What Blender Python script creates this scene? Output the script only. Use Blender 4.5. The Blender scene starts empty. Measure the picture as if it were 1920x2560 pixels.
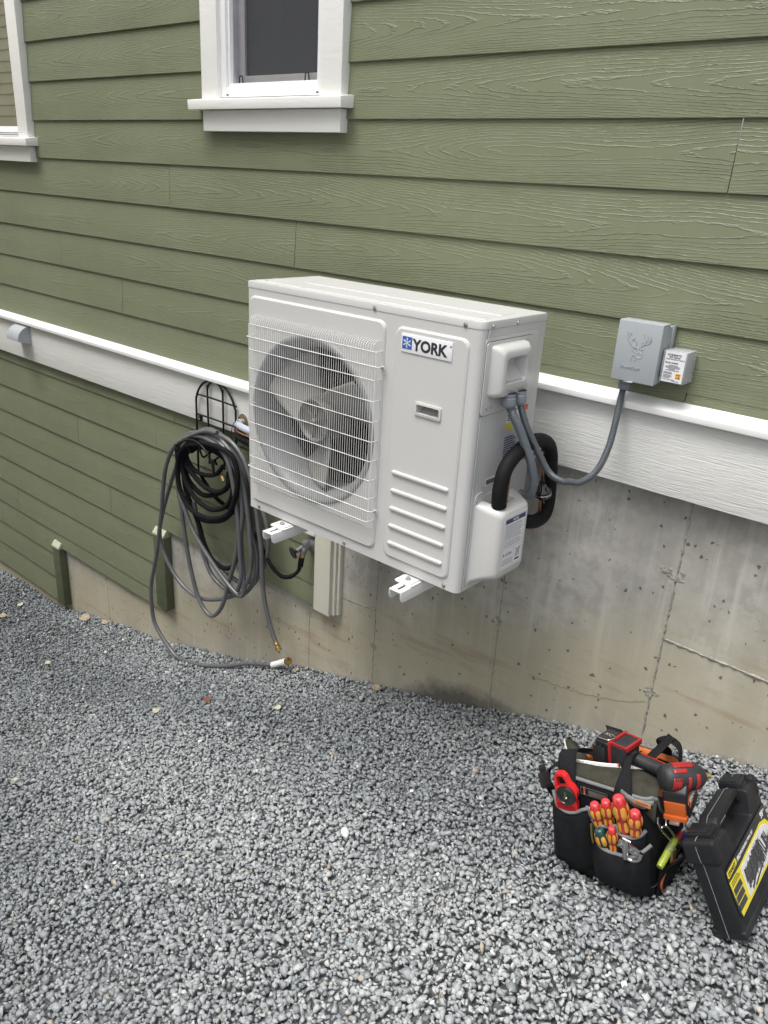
import bpy, bmesh, math, random
import numpy as np
from mathutils import Vector, Matrix, Euler
S = bpy.context.scene
COL = S.collection
R = math.radians

# ------------------------------------------------------------------ camera
cam = bpy.data.cameras.new("camera")
cam.sensor_fit = 'AUTO'; cam.sensor_width = 36.0; cam.lens = 27.918
cam.clip_start = 0.05; cam.clip_end = 200
cam_o = bpy.data.objects.new("camera", cam); COL.objects.link(cam_o)
_r = Vector((0.75541, 0.65292, 0.05496)).normalized()
_f = Vector((-0.58833, 0.71274, -0.38165)).normalized()
_u = _r.cross(_f).normalized(); _r = _f.cross(_u).normalized()
cam_o.matrix_world = Matrix(((_r.x, _u.x, -_f.x, 1.24114), (_r.y, _u.y, -_f.y, -2.27048),
                             (_r.z, _u.z, -_f.z, 1.64369), (0, 0, 0, 1)))
S.camera = cam_o
# ------------------------------------------------------------------ sky, sun, exposure
SUN_EL, SUN_AZ = 67, 196          # degrees; azimuth measured from +y towards +x
world = bpy.data.worlds.new("World"); S.world = world; world.use_nodes = True
wn, wl = world.node_tree.nodes, world.node_tree.links
bg = wn["Background"]
sky = wn.new("ShaderNodeTexSky"); sky.sky_type = 'NISHITA'; sky.sun_disc = False
sky.sun_elevation = R(SUN_EL); sky.sun_rotation = R(SUN_AZ)
sky.air_density = 1.2; sky.dust_density = 6.0; sky.ozone_density = 1.0; sky.altitude = 50
hs = wn.new("ShaderNodeHueSaturation"); hs.inputs['Saturation'].default_value = 0.26
wl.new(sky.outputs[0], hs.inputs['Color']); wl.new(hs.outputs[0], bg.inputs['Color'])
bg.inputs['Strength'].default_value = 0.15
sl = bpy.data.lights.new("sun", 'SUN'); sl.energy = 1.3; sl.angle = R(24); sl.color = (1.0, .965, .92)
so = bpy.data.objects.new("sun", sl); COL.objects.link(so)
_d = Vector((math.sin(R(SUN_AZ))*math.cos(R(SUN_EL)), math.cos(R(SUN_AZ))*math.cos(R(SUN_EL)), math.sin(R(SUN_EL))))
so.rotation_euler = _d.to_track_quat('Z', 'Y').to_euler(); so.location = _d*20
S.view_settings.view_transform = 'Standard'; S.view_settings.look = 'None'
S.view_settings.exposure = 0.55; S.view_settings.gamma = 1
S.render.engine = 'CYCLES'

# ------------------------------------------------------------------ material helpers
def srgb(r, g, b):
    f = lambda c: (c/255/12.92) if c <= 10 else ((c/255+.055)/1.055)**2.4
    return (f(r), f(g), f(b))
class NT:
    def __init__(s, name, rough=.5, metal=0, spec=.5, coat=0):
        s.m = bpy.data.materials.new(name); s.m.use_nodes = True
        s.n = s.m.node_tree.nodes; s.l = s.m.node_tree.links
        s.p = s.n["Principled BSDF"]
        s.p.inputs['Roughness'].default_value = rough; s.p.inputs['Metallic'].default_value = metal
        s.p.inputs['Specular IOR Level'].default_value = spec
        if coat: s.p.inputs['Coat Weight'].default_value = coat; s.p.inputs['Coat Roughness'].default_value = .1
    def add(s, t, **k):
        x = s.n.new('ShaderNode'+t)
        for a, b in k.items(): setattr(x, a, b)
        return x
    def lk(s, a, b): s.l.new(a, b)
    def val(s, node, **k):
        for a, b in k.items(): node.inputs[a.replace('_', ' ')].default_value = b
        return node
    def coord(s, kind='Object', scale=(1, 1, 1), loc=(0, 0, 0)):
        t = s.add('TexCoord'); m = s.add('Mapping')
        m.inputs['Scale'].default_value = scale; m.inputs['Location'].default_value = loc
        s.lk(t.outputs[kind], m.inputs[0]); return m.outputs[0]
    def noise(s, vec, scale, detail=3, rough=.55, dist=0):
        x = s.add('TexNoise'); x.inputs['Scale'].default_value = scale; x.inputs['Detail'].default_value = detail
        x.inputs['Roughness'].default_value = rough; x.inputs['Distortion'].default_value = dist
        s.lk(vec, x.inputs['Vector']); return x.outputs['Fac']
    def ramp(s, fac, stops):
        x = s.add('ValToRGB'); e = x.color_ramp.elements
        while len(e) < len(stops): e.new(.5)
        for i, (p, c) in enumerate(stops):
            e[i].position = p; e[i].color = (c, c, c, 1) if isinstance(c, (int, float)) else (*c[:3], 1)
        s.lk(fac, x.inputs[0]); return x.outputs[0]
    def mix(s, fac, a, b, blend='MIX'):
        x = s.add('Mix', data_type='RGBA', blend_type=blend)
        for i, v in ((0, fac), (6, a), (7, b)):
            if isinstance(v, (int, float)): x.inputs[i].default_value = v if i == 0 else (v, v, v, 1)
            elif isinstance(v, tuple): x.inputs[i].default_value = (*v[:3], 1)
            else: s.lk(v, x.inputs[i])
        return x.outputs[2]
    def math(s, op, a, b=0.0, c=0.0, clamp=False):
        x = s.add('Math', operation=op, use_clamp=clamp)
        for i, v in enumerate((a, b, c)):
            if isinstance(v, (int, float)): x.inputs[i].default_value = v
            else: s.lk(v, x.inputs[i])
        return x.outputs[0]
    def xyz(s, vec):
        x = s.add('SeparateXYZ'); s.lk(vec, x.inputs[0]); return x.outputs
    def comb(s, a, b, c):
        x = s.add('CombineXYZ')
        for i, v in enumerate((a, b, c)):
            if isinstance(v, (int, float)): x.inputs[i].default_value = v
            else: s.lk(v, x.inputs[i])
        return x.outputs[0]
    def bump(s, h, strength=.5, dist=.002, prev=None):
        x = s.add('Bump'); x.inputs['Strength'].default_value = strength; x.inputs['Distance'].default_value = dist
        s.lk(h, x.inputs['Height'])
        if prev: s.lk(prev, x.inputs['Normal'])
        return x.outputs[0]
    def col(s, c):
        if isinstance(c, tuple): s.p.inputs['Base Color'].default_value = (*c[:3], 1)
        else: s.lk(c, s.p.inputs['Base Color'])
    def nrm(s, n): s.lk(n, s.p.inputs['Normal'])
def simple(name, c, rough=.5, metal=0, spec=.5, var=.12, vs=25, bs=0, bscale=300, bd=.0005, coat=0, dirt=None):
    """plain material with soft procedural colour and roughness variation, optional fine bump"""
    t = NT(name, rough, metal, spec, coat); v = t.coord()
    n = t.noise(v, vs, 4, .6)
    a = tuple(x*(1-var) for x in c); b = tuple(min(1, x*(1+var)) for x in c)
    cc = t.mix(t.ramp(n, [(.3, 0), (.7, 1)]), a, b)
    if dirt:
        d = t.ramp(t.noise(v, vs*.35, 6, .7, .5), [(.5, 0), (.8, 1)])
        cc = t.mix(t.math('MULTIPLY', d, dirt[3] if len(dirt) > 3 else .35), cc, dirt[:3])
    t.col(cc)
    t.lk(t.math('ADD', t.math('MULTIPLY', t.noise(v, vs*2.3, 3), .16), rough-.08), t.p.inputs['Roughness'])
    if bs: t.nrm(t.bump(t.noise(v, bscale, 3), bs, bd))
    return t.m

# ------------------------------------------------------------------ mesh helpers
class MB:
    def __init__(s): s.v = []; s.f = []
    def add(s, vs, fs, M=None):
        o = len(s.v)
        s.v += [tuple((M @ Vector(v)) if M is not None else v) for v in vs]
        s.f += [tuple(o+i for i in f) for f in fs]; return s
    def box(s, x0, x1, y0, y1, z0, z1, M=None):
        x0, x1 = sorted((x0, x1)); y0, y1 = sorted((y0, y1)); z0, z1 = sorted((z0, z1))
        return s.add([(x0, y0, z0), (x1, y0, z0), (x1, y1, z0), (x0, y1, z0), (x0, y0, z1), (x1, y0, z1), (x1, y1, z1), (x0, y1, z1)],
              [(0, 3, 2, 1), (4, 5, 6, 7), (0, 1, 5, 4), (1, 2, 6, 5), (2, 3, 7, 6), (3, 0, 4, 7)], M)
    def prism(s, poly, h0, h1, M=None, flip=False):
        """poly in local xy, extruded along local z from h0 to h1"""
        n = len(poly); a = sum(poly[i][0]*poly[(i+1) % n][1]-poly[(i+1) % n][0]*poly[i][1] for i in range(n))
        if a < 0: poly = poly[::-1]
        vs = [(x, y, h0) for x, y in poly]+[(x, y, h1) for x, y in poly]
        fs = [tuple(range(n))[::-1], tuple(range(n, 2*n))]+[(i, (i+1) % n, n+(i+1) % n, n+i) for i in range(n)]
        return s.add(vs, fs, M)
    def tube(s, pts, r, seg=10, cap=True, M=None, closed=False, twist=None):
        pts = [Vector(p) for p in pts]; n = len(pts)
        rr = r if isinstance(r, (list, tuple)) else [r]*n
        T = []
        for i in range(n):
            a = pts[(i-1) % n] if (closed or i > 0) else pts[i]; b = pts[(i+1) % n] if (closed or i < n-1) else pts[i]
            t = b-a; T.append(t.normalized() if t.length > 1e-9 else Vector((0, 0, 1)))
        up = Vector((0, 0, 1)) if abs(T[0].z) < .9 else Vector((1, 0, 0))
        N = (up-T[0]*up.dot(T[0])).normalized(); vs = []; fs = []
        for i in range(n):
            N = (N-T[i]*N.dot(T[i])); N = N.normalized() if N.length > 1e-6 else T[i].orthogonal().normalized()
            B = T[i].cross(N)
            for k in range(seg):
                a = 2*math.pi*k/seg; vs.append(tuple(pts[i]+(N*math.cos(a)+B*math.sin(a))*rr[i]))
        for i in range(n if closed else n-1):
            j = (i+1) % n
            for k in range(seg):
                k2 = (k+1) % seg; fs.append((i*seg+k, i*seg+k2, j*seg+k2, j*seg+k))
        if cap and not closed:
            fs.append(tuple(range(seg))[::-1]); fs.append(tuple((n-1)*seg+k for k in range(seg)))
        return s.add(vs, fs, M)
    def lathe(s, prof, seg=24, M=None, cap=True, shape=None):
        """prof = [(radius, z)...] about local z"""
        vs = []; fs = []; n = len(prof)
        for r, z in prof:
            for k in range(seg):
                a = 2*math.pi*k/seg; q = shape(a, z) if shape else 1
                vs.append((r*q*math.cos(a), r*q*math.sin(a), z))
        for i in range(n-1):
            for k in range(seg):
                k2 = (k+1) % seg; fs.append((i*seg+k, i*seg+k2, (i+1)*seg+k2, (i+1)*seg+k))
        if cap:
            fs.append(tuple(range(seg))[::-1]); fs.append(tuple((n-1)*seg+k for k in range(seg)))
        return s.add(vs, fs, M)
    def sphere(s, c, r, seg=12, rings=8, M=None, sc=(1, 1, 1)):
        vs = []; fs = []
        for i in range(rings+1):
            t = math.pi*i/rings
            for k in range(seg):
                a = 2*math.pi*k/seg
                vs.append((c[0]+sc[0]*r*math.sin(t)*math.cos(a), c[1]+sc[1]*r*math.sin(t)*math.sin(a), c[2]+sc[2]*r*math.cos(t)))
        for i in range(rings):
            for k in range(seg):
                k2 = (k+1) % seg; fs.append((i*seg+k, (i+1)*seg+k, (i+1)*seg+k2, i*seg+k2))
        return s.add(vs, fs, M)
    def grid(s, rows, M=None):
        m = len(rows[0]); vs = [p for r in rows for p in r]; fs = []
        for i in range(len(rows)-1):
            for j in range(m-1): fs.append((i*m+j, i*m+j+1, (i+1)*m+j+1, (i+1)*m+j))
        return s.add(vs, fs, M)
    def build(s, name, mat, parent=None, bevel=0, seg=2, smooth=30, recalc=False, solid=0, sub=0, merge=False):
        me = bpy.data.meshes.new(name); me.from_pydata(s.v, [], s.f); me.update()
        if bevel or recalc or merge:
            bm = bmesh.new(); bm.from_mesh(me)
            if merge: bmesh.ops.remove_doubles(bm, verts=bm.verts, dist=1e-5)
            if recalc: bmesh.ops.recalc_face_normals(bm, faces=bm.faces)
            if bevel:
                ed = [e for e in bm.edges if len(e.link_faces) == 2 and e.calc_face_angle(0) > R(28)]
                bmesh.ops.bevel(bm, geom=ed, offset=bevel, segments=seg, profile=.6, affect='EDGES', clamp_overlap=True)
            bm.to_mesh(me); bm.free()
        if smooth:
            me.polygons.foreach_set('use_smooth', [True]*len(me.polygons)); me.set_sharp_from_angle(angle=R(smooth))
        me.materials.append(mat)
        o = bpy.data.objects.new(name, me); COL.objects.link(o)
        if parent is not None: o.parent = parent
        if solid:
            md = o.modifiers.new('s', 'SOLIDIFY'); md.thickness = solid; md.offset = 0
        if sub:
            md = o.modifiers.new('d', 'SUBSURF'); md.levels = sub; md.render_levels = sub
        return o
def tag(o, label=None, cat=None, group=None, kind=None):
    if label: o['label'] = label
    if cat: o['category'] = cat
    if group: o['group'] = group
    if kind: o['kind'] = kind
    return o
def thing(name, label, cat, loc=(0, 0, 0), rot=(0, 0, 0), group=None):
    o = bpy.data.objects.new(name, None); COL.objects.link(o); o.empty_display_size = .05
    o.location = loc; o.rotation_euler = rot
    return tag(o, label, cat, group)
def frame(o, x, y, z=None):
    """matrix with origin o and axes x, y (z = x cross y)"""
    x = Vector(x).normalized(); y = Vector(y); y = (y-x*y.dot(x)).normalized(); z = x.cross(y)
    return Matrix(((x.x, y.x, z.x, o[0]), (x.y, y.y, z.y, o[1]), (x.z, y.z, z.z, o[2]), (0, 0, 0, 1)))
def toward(o, d):
    """matrix with local z along d"""
    d = Vector(d).normalized(); a = d.orthogonal().normalized()
    return frame(o, a, d.cross(a))
FRONT = lambda o: frame(o, (1, 0, 0), (0, 0, 1))         # local x right, y up, z towards the viewer (-y)
SIDE = lambda o: frame(o, (0, 1, 0), (0, 0, 1))          # on a face looking along +x
def rrect(x0, x1, y0, y1, r, n=5):
    o = []
    for cx, cy, a0 in ((x1-r, y1-r, 0), (x0+r, y1-r, 90), (x0+r, y0+r, 180), (x1-r, y0+r, 270)):
        for i in range(n+1):
            a = R(a0+90*i/n); o.append((cx+r*math.cos(a), cy+r*math.sin(a)))
    return o
def smooth_path(pts, k=6, closed=False):
    """Catmull-Rom through the points"""
    P = [Vector(p) for p in pts]; n = len(P); out = []
    g = (lambda i: P[i % n]) if closed else (lambda i: P[max(0, min(n-1, i))])
    for i in range(n if closed else n-1):
        a, b, c, d = g(i-1), g(i), g(i+1), g(i+2)
        for j in range(k):
            t = j/k
            out.append(.5*((2*b)+(c-a)*t+(2*a-5*b+4*c-d)*t*t+(3*b-a-3*c+d)*t**3))
    if not closed: out.append(P[-1])
    return out
def text(name, s, size, mat, parent, M, ext=.0004, bold=0, ax='LEFT', sx=1, shear=0, spacing=1):
    cu = bpy.data.curves.new(name, 'FONT'); cu.body = s; cu.size = size; cu.extrude = ext; cu.offset = bold
    cu.align_x = ax; cu.shear = shear; cu.space_character = spacing; cu.resolution_u = 3; cu.space_line = .9
    t = bpy.data.objects.new(name, cu); COL.objects.link(t)
    dg = bpy.context.evaluated_depsgraph_get(); me = bpy.data.meshes.new_from_object(t.evaluated_get(dg))
    bpy.data.objects.remove(t)
    me.transform(M @ Matrix.Diagonal((sx, 1, 1, 1))); me.materials.clear(); me.materials.append(mat); me.name = name
    o = bpy.data.objects.new(name, me); COL.objects.link(o)
    if parent is not None: o.parent = parent
    return o
# ground height: falls away to the left along the wall
GX = [-40, -6, -4.42, -3.88, -3.4, -3.09, -2.4, -1.9, -1.43, -.97, -.55, -.18, .126, .56, .93, 1.8, 3, 40]
GZ = [-1.6, -1.3, -1.233, -1.205, -1.15, -1.08, -.945, -.805, -.655, -.51, -.385, -.275, -.18, -.05, .045, .2, .3, .6]
def gz(x, y=0):
    return np.interp(x, GX, GZ)+.008*np.sin(x*5.1+y*2.3)*np.sin(y*4.7-x*1.3)
# ================================================================== HOUSE
def mat_siding():
    t = NT("siding_paint", .42, spec=.5)
    at = t.add('Attribute', attribute_name='board'); sp = t.add('SeparateColor'); t.lk(at.outputs['Color'], sp.inputs[0])
    seed, V = sp.outputs[0], sp.outputs[1]                # V = 0..1 over 0.2 m
    g = t.xyz(t.coord())
    X = t.math('ADD', g[0], t.math('MULTIPLY', seed, 97.0)); v = t.math('MULTIPLY', V, .2)
    sY = t.math('MULTIPLY', seed, 31.0)
    n1 = t.noise(t.comb(t.math('MULTIPLY', X, .6), sY, t.math('MULTIPLY', v, 2.0)), 1.6, 1.5, .5)
    zc = t.math('ADD', .045, t.math('MULTIPLY', t.noise(t.comb(t.math('MULTIPLY', X, .35), sY, 0.0), 1.3, 1), .085))
    dz = t.math('SUBTRACT', v, zc)
    d = t.math('SQRT', t.math('ADD', t.math('MULTIPLY', dz, dz), .0011))
    sg_ = t.math('SUBTRACT', t.math('MULTIPLY', t.math('GREATER_THAN', seed, .5), 10.0), 5.0)
    drift = t.math('ADD', t.math('MULTIPLY', X, sg_), t.math('MULTIPLY', n1, 13.0))
    wob = t.noise(t.comb(t.math('MULTIPLY', X, 7.0), sY, t.math('MULTIPLY', v, 45.0)), 1.0, 4, .62)
    fine = t.noise(t.comb(t.math('MULTIPLY', X, 30.0), sY, t.math('MULTIPLY', v, 160.0)), 1.0, 3, .6)
    ph = t.math('ADD', t.math('ADD', drift, t.math('DIVIDE', d, .0068)), t.math('ADD', t.math('MULTIPLY', wob, 1.6), t.math('MULTIPLY', fine, .5)))
    fr = t.math('FRACT', ph)
    lip = t.ramp(fr, [(0, 0), (.09, 1), (.26, 0), (1, 0)])
    mask = t.ramp(t.noise(t.comb(t.math('MULTIPLY', X, 2.2), sY, t.math('MULTIPLY', v, 14.0)), 1.0, 2, .5), [(.30, .25), (.6, 1)])
    h = t.math('MULTIPLY', lip, mask)
    b = t.bump(h, 1.0, .0016)
    b = t.bump(t.noise(t.coord(scale=(1, 1, 2.5)), 420, 2), .16, .0005, b)
    t.nrm(b)
    big = t.noise(t.coord(), 1.7, 3, .5)
    c = t.mix(t.ramp(big, [(.3, 0), (.7, 1)]), (.170, .189, .115), (.194, .213, .133))
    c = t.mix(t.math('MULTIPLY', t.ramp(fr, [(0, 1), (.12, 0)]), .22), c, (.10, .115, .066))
    dust = t.ramp(t.noise(t.coord(scale=(1, 1, .6)), 9, 6, .7), [(.48, 0), (.75, 1)])
    c = t.mix(t.math('MULTIPLY', dust, .10), c, (.33, .34, .27))
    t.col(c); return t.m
def mat_white(name, c=(.80, .80, .78), grain=(7, 7, 95), bs=.5, bd=.0012, stain=.25):
    t = NT(name, .45)
    v = t.coord(scale=grain)
    n = t.noise(v, 1.0, 4, .6, .6); r = t.ramp(n, [(.35, 0), (.62, 1)])
    t.nrm(t.bump(t.noise(t.coord(), 260, 2), .12, .0004, t.bump(r, bs, bd)))
    cc = t.mix(t.math('MULTIPLY', t.ramp(t.noise(t.coord(), 3.1, 5, .65), [(.45, 0), (.75, 1)]), stain), c, tuple(x*y for x, y in zip(c, (.90, .885, .84))))
    cc = t.mix(t.math('MULTIPLY', t.ramp(t.noise(t.coord(), 60, 3), [(.70, 0), (.78, 1)]), .25), cc, (.38, .35, .3))
    t.col(cc); return t.m
def mat_concrete():
    t = NT("concrete", .82, spec=.3)
    v = t.coord(); g = t.xyz(v)
    n1 = t.noise(v, 2.4, 6, .62); n2 = t.noise(v, 14, 6, .65); n3 = t.noise(v, 90, 3, .6)
    c = t.mix(t.ramp(n1, [(.32, 0), (.68, 1)]), (.36, .350, .315), (.57, .555, .505))
    c = t.mix(t.math('MULTIPLY', t.ramp(n2, [(.42, 0), (.60, 1)]), .50), c, (.25, .242, .22))
    # vertical trickles and form-board streaks
    st = t.noise(t.comb(t.math('MULTIPLY', g[0], 26.0), g[1], t.math('MULTIPLY', g[2], 1.5)), 1.0, 5, .6)
    c = t.mix(t.math('MULTIPLY', t.ramp(st, [(.52, 0), (.66, 1)]), .50), c, (.58, .57, .54))
    st2 = t.noise(t.comb(t.math('MULTIPLY', g[0], 3.6), g[1], t.math('MULTIPLY', g[2], .5)), 1.0, 3, .5)
    c = t.mix(t.math('MULTIPLY', t.ramp(st2, [(.47, 0), (.64, 1)]), .48), c, (.20, .198, .188))
    # soil-splash band that follows the ground
    lin = t.math('SUBTRACT', g[2], t.math('SUBTRACT', t.math('MULTIPLY', g[0], .30), .24))
    edge = t.math('ADD', lin, t.math('MULTIPLY', t.math('SUBTRACT', n1, .5), .34))
    band = t.math('MULTIPLY', t.ramp(edge, [(.02, .55), (.16, 1), (.34, .75), (.55, 0)]), .78)
    c = t.mix(band, c, t.mix(n2, (.30, .26, .17), (.50, .46, .34)))
    hst = t.noise(t.comb(t.math('MULTIPLY', g[0], 1.6), g[1], t.math('MULTIPLY', g[2], 15.0)), 1.0, 5, .65)
    c = t.mix(t.math('MULTIPLY', t.math('MULTIPLY', t.ramp(hst, [(.55, 0), (.7, 1)]), band), .6), c, (.24, .15, .065))
    # dark tar smear at the foot of the wall
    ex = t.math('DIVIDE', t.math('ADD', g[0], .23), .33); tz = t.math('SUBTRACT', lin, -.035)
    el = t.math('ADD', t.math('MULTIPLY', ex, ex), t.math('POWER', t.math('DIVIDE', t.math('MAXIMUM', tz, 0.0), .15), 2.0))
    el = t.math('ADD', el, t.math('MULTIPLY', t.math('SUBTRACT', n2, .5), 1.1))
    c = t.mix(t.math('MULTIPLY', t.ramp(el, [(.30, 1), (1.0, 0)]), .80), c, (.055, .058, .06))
    # bug holes
    def holes(sc, lo, hi, strx):
        vo = t.add('TexVoronoi', feature='F1', voronoi_dimensions='2D'); vo.inputs['Scale'].default_value = sc
        dv = t.add('VectorMath', operation='ADD'); nz = t.add('TexNoise'); nz.inputs['Scale'].default_value = 110; nz.inputs['Detail'].default_value = 2
        t.lk(v, nz.inputs[0]); mu = t.add('VectorMath', operation='SCALE'); mu.inputs['Scale'].default_value = .018
        t.lk(nz.outputs['Color'], mu.inputs[0]); t.lk(mu.outputs[0], dv.inputs[0])
        t.lk(t.comb(t.math('MULTIPLY', g[0], strx), g[2], 0.0), dv.inputs[1]); t.lk(dv.outputs[0], vo.inputs['Vector'])
        cr = t.xyz(vo.outputs['Color'])
        size = t.math('MULTIPLY', t.math('POWER', cr[0], 3.2), hi)
        keep = t.math('GREATER_THAN', cr[1], .74)
        inside = t.math('MULTIPLY', t.math('LESS_THAN', t.math('ADD', vo.outputs['Distance'], lo), size), keep)
        return inside
    h1 = holes(36, .012, .26, 1.2); h2 = holes(7, .010, .062, .85)
    hh = t.math('MAXIMUM', h1, h2)
    c = t.mix(t.math('MULTIPLY', hh, .74), c, (.045, .042, .038))
    ring = holes(13, .02, .13, 1)
    c = t.mix(t.math('MULTIPLY', t.math('SUBTRACT', 1.0, hh), t.math('MULTIPLY', ring, .22)), c, (.5, .49, .45))
    t.col(c)
    b = t.bump(t.math('SUBTRACT', 1.0, hh), .9, .004)
    b = t.bump(t.math('ADD', t.math('MULTIPLY', n2, .6), t.math('MULTIPLY', n3, .4)), .35, .003, b)
    t.nrm(b); return t.m
M_SID = mat_siding(); M_CON = mat_concrete()
M_BAND = mat_white("band_paint", (.70, .705, .685), (9, 9, 230), .6, .0013)
M_TRIM = mat_white("window_trim_paint", (.82, .82, .80), (14, 14, 40), .4, .0009, .15)
M_POSTW = mat_white("post_paint", (.66, .645, .56), (60, 60, 30), .6, .0014, .5)
M_CAP = simple("cap_flashing_paint", (.79, .79, .785), .35, var=.03, vs=5)
M_VINYL = simple("window_vinyl", (.84, .85, .86), .3, var=.02, vs=8)
M_GPOST = simple("post_green_paint", (.085, .098, .055), .5, var=.12, vs=30, bs=.5, bscale=140, bd=.0012)
M_GPOSTC = simple("post_top_cut", (.40, .44, .33), .5, var=.15, vs=60)

house = thing('house', 'green lap-sided house wall with white trim, two windows and a concrete foundation', 'house')
SB = .17718
def siding(name, rng, seed0):
    """rng = list of (zb, zt, x0, x1, joints)"""
    V = []; F = []; A = []; rnd = random.Random(seed0)
    for zb, zt, x0, x1, js in rng:
        xs = [x0]+list(js)+[x1]
        for a, b in zip(xs[:-1], xs[1:]):
            sd = rnd.random(); j0 = .0015 if a != x0 else 0; j1 = .0015 if b != x1 else 0
            a2, b2 = a+j0, b-j1; H = zt-zb; n = 1
            wav = [rnd.uniform(-.0007, .0007) for _ in range(2)]
            prof = [(.012, zb+.0), (.0012+wav[0], zb), (0+wav[0], zb+.0016), (.0085*H/SB+wav[1], zt+.004)]
            o = len(V)
            for x in (a2, b2):
                for y, z in prof: V.append((x, y, z)); A.append((sd, (z-zb)/.2, 0, 1))
            k = len(prof)
            for i in range(k-1): F.append((o+i, o+k+i, o+k+i+1, o+i+1))
            F.append((o, o+1, o+2, o+3)); F.append((o+k+3, o+k+2, o+k+1, o+k))
    me = bpy.data.meshes.new(name); me.from_pydata(V, [], F); me.update()
    at = me.color_attributes.new('board', 'FLOAT_COLOR', 'POINT'); at.data.foreach_set('color', [c for q in A for c in q])
    me.materials.append(M_SID); o = bpy.data.objects.new(name, me); COL.objects.link(o); o.parent = house; return o
Z0 = 1.84603
rows = []
JO = {3: [2.2], 0: [2.0], -1: [.4600, 2.9], -2: [-1.987, 1.9], -3: [-1.171, 1.3], -4: [-3.0, .9, 2.4], -5: [-2.43, .1, 1.7]}
for n in range(-6, 8):
    zb = Z0+n*SB
    if n >= -4: rows.append((zb, zb+SB, -6.5, 4.0, JO.get(n, [])))
    elif n == -5: rows.append((zb, zb+SB, -6.5, -.90, [-2.43])); rows.append((1.10, zb+SB, -.90, 4.0, [.46]))
    elif n == -6: rows.append((zb, zb+SB, -6.5, -.90, []))
def cut(rows, wx0, wx1, wz0, wz1):
    out = []
    for zb, zt, x0, x1, js in rows:
        if zt <= wz0 or zb >= wz1 or x1 <= wx0 or x0 >= wx1: out.append((zb, zt, x0, x1, js)); continue
        if zb < wz0-.02: out.append((zb, wz0, wx0, wx1, [j for j in js if wx0 < j < wx1]))
        out.append((zb, zt, x0, wx0, [j for j in js if x0 < j < wx0])); out.append((zb, zt, wx1, x1, [j for j in js if wx1 < j < x1]))
    return out
rows = cut(cut(rows, -1.64, -.962, 1.885, 2.80), -4.35, -3.20, 1.73, 2.80)
siding('siding', rows, 11)
rows = []
for k in range(0, 10):
    zb = .480-k*SB; zt = min(zb+SB, .56)
    jj = {0: [-2.03], 2: [-3.0], 4: [-2.7], 6: [-3.9], 7: [-4.6]}.get(k, [])
    # the wall steps down to the left
    for x0, x1, zlim in ((-6.5, -3.39, -1.12), (-3.39, -2.20, -.682), (-2.20, -.945, -.158)):
        if zt <= zlim: continue
        rows.append((max(zb, zlim), zt, x0, x1, [j for j in jj if x0 < j < x1]))
siding('siding', rows, 5)
# foundation: one cast wall with form-joint ridges and honeycombed pockets
fb = MB(); fb.box(-6.5, 4.0, .03, .23, -2.2, .90)
fb.box(-6.5, -.90, .012, .0298, -.15, .9); fb.build('foundation', M_CON, house)
fnd = [o for o in house.children if o.name.startswith('foundation')][0]
rnd = random.Random(4)
M_JNT = simple('joint_mortar', (.27, .26, .225), .85, var=.35, vs=80, bs=.8, bscale=220, bd=.002)
def ridge(pts, w=.0035, h=.003):
    P = []; rb = MB()
    for i in range(len(pts)-1):
        a, b = Vector((pts[i][0], .03, pts[i][1])), Vector((pts[i+1][0], .03, pts[i+1][1])); n = max(2, int((b-a).length/.012))
        for j in range(n): P.append(a.lerp(b, j/n)+Vector((rnd.uniform(-.0013, .0013), 0, rnd.uniform(-.0013, .0013))))
    P.append(b); rb.tube(P, [w*rnd.uniform(.35, 1.25) for _ in P], 5); rb.build('form_joint', M_JNT, fnd, smooth=0)
ridge([(.536, .84), (.534, -.3)], .0045); ridge([(-.069, .84), (-.066, -.5)], .0028); ridge([(-.668, .84), (-.671, -.6)], .003)
ridge([(-1.072, -.16), (-1.07, -.75)], .0022); ridge([(-1.676, -.16), (-1.676, -.9)], .002); ridge([(-2.87, -.69), (-2.868, -1.3)], .0025)
ridge([(.538, .343), (.86, .338), (1.5, .345), (3, .34)], .006); ridge([(-.905, -.066), (-.80, -.062), (-.674, -.05)], .0032)
ridge([(-4.08, -1.1), (-4.08, -1.4)], .002)
def pocket(x, z, r):
    rb = MB()
    for i in range(int(26)):
        a = rnd.uniform(0, 6.28); q = r*math.sqrt(rnd.random()); s = rnd.uniform(.003, .0085)
        rb.sphere((x+q*math.cos(a)*1.3, .0315, z+q*math.sin(a)), s, 6, 4, sc=(1.5, .45, rnd.uniform(.5, 1.1)))
    rb.build('honeycomb_patch', M_JNT, fnd, smooth=0)
for x, z, r in ((.536, .566, .022), (.532, .135, .018), (-.075, .15, .02), (-.668, .165, .016), (-.672, -.23, .012), (-1.073, -.235, .013), (.50, .575, .012), (-1.68, -.63, .01)): pocket(x, z, r)
# horizontal hairline crack
fractal = list(np.cumsum(np.random.default_rng(2).normal(0, .0016, 61))); ck = MB(); P = [Vector((.09+.43*i/60, .0292, -.006+fractal[i]+.15*(i/60)**2*.6+rnd.uniform(-.003, .003))) for i in range(61)]
ck.tube(P, .0009, 4); ck.build('crack', simple("crack_dark", (.22, .20, .165), .9), fnd, smooth=0)
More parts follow.
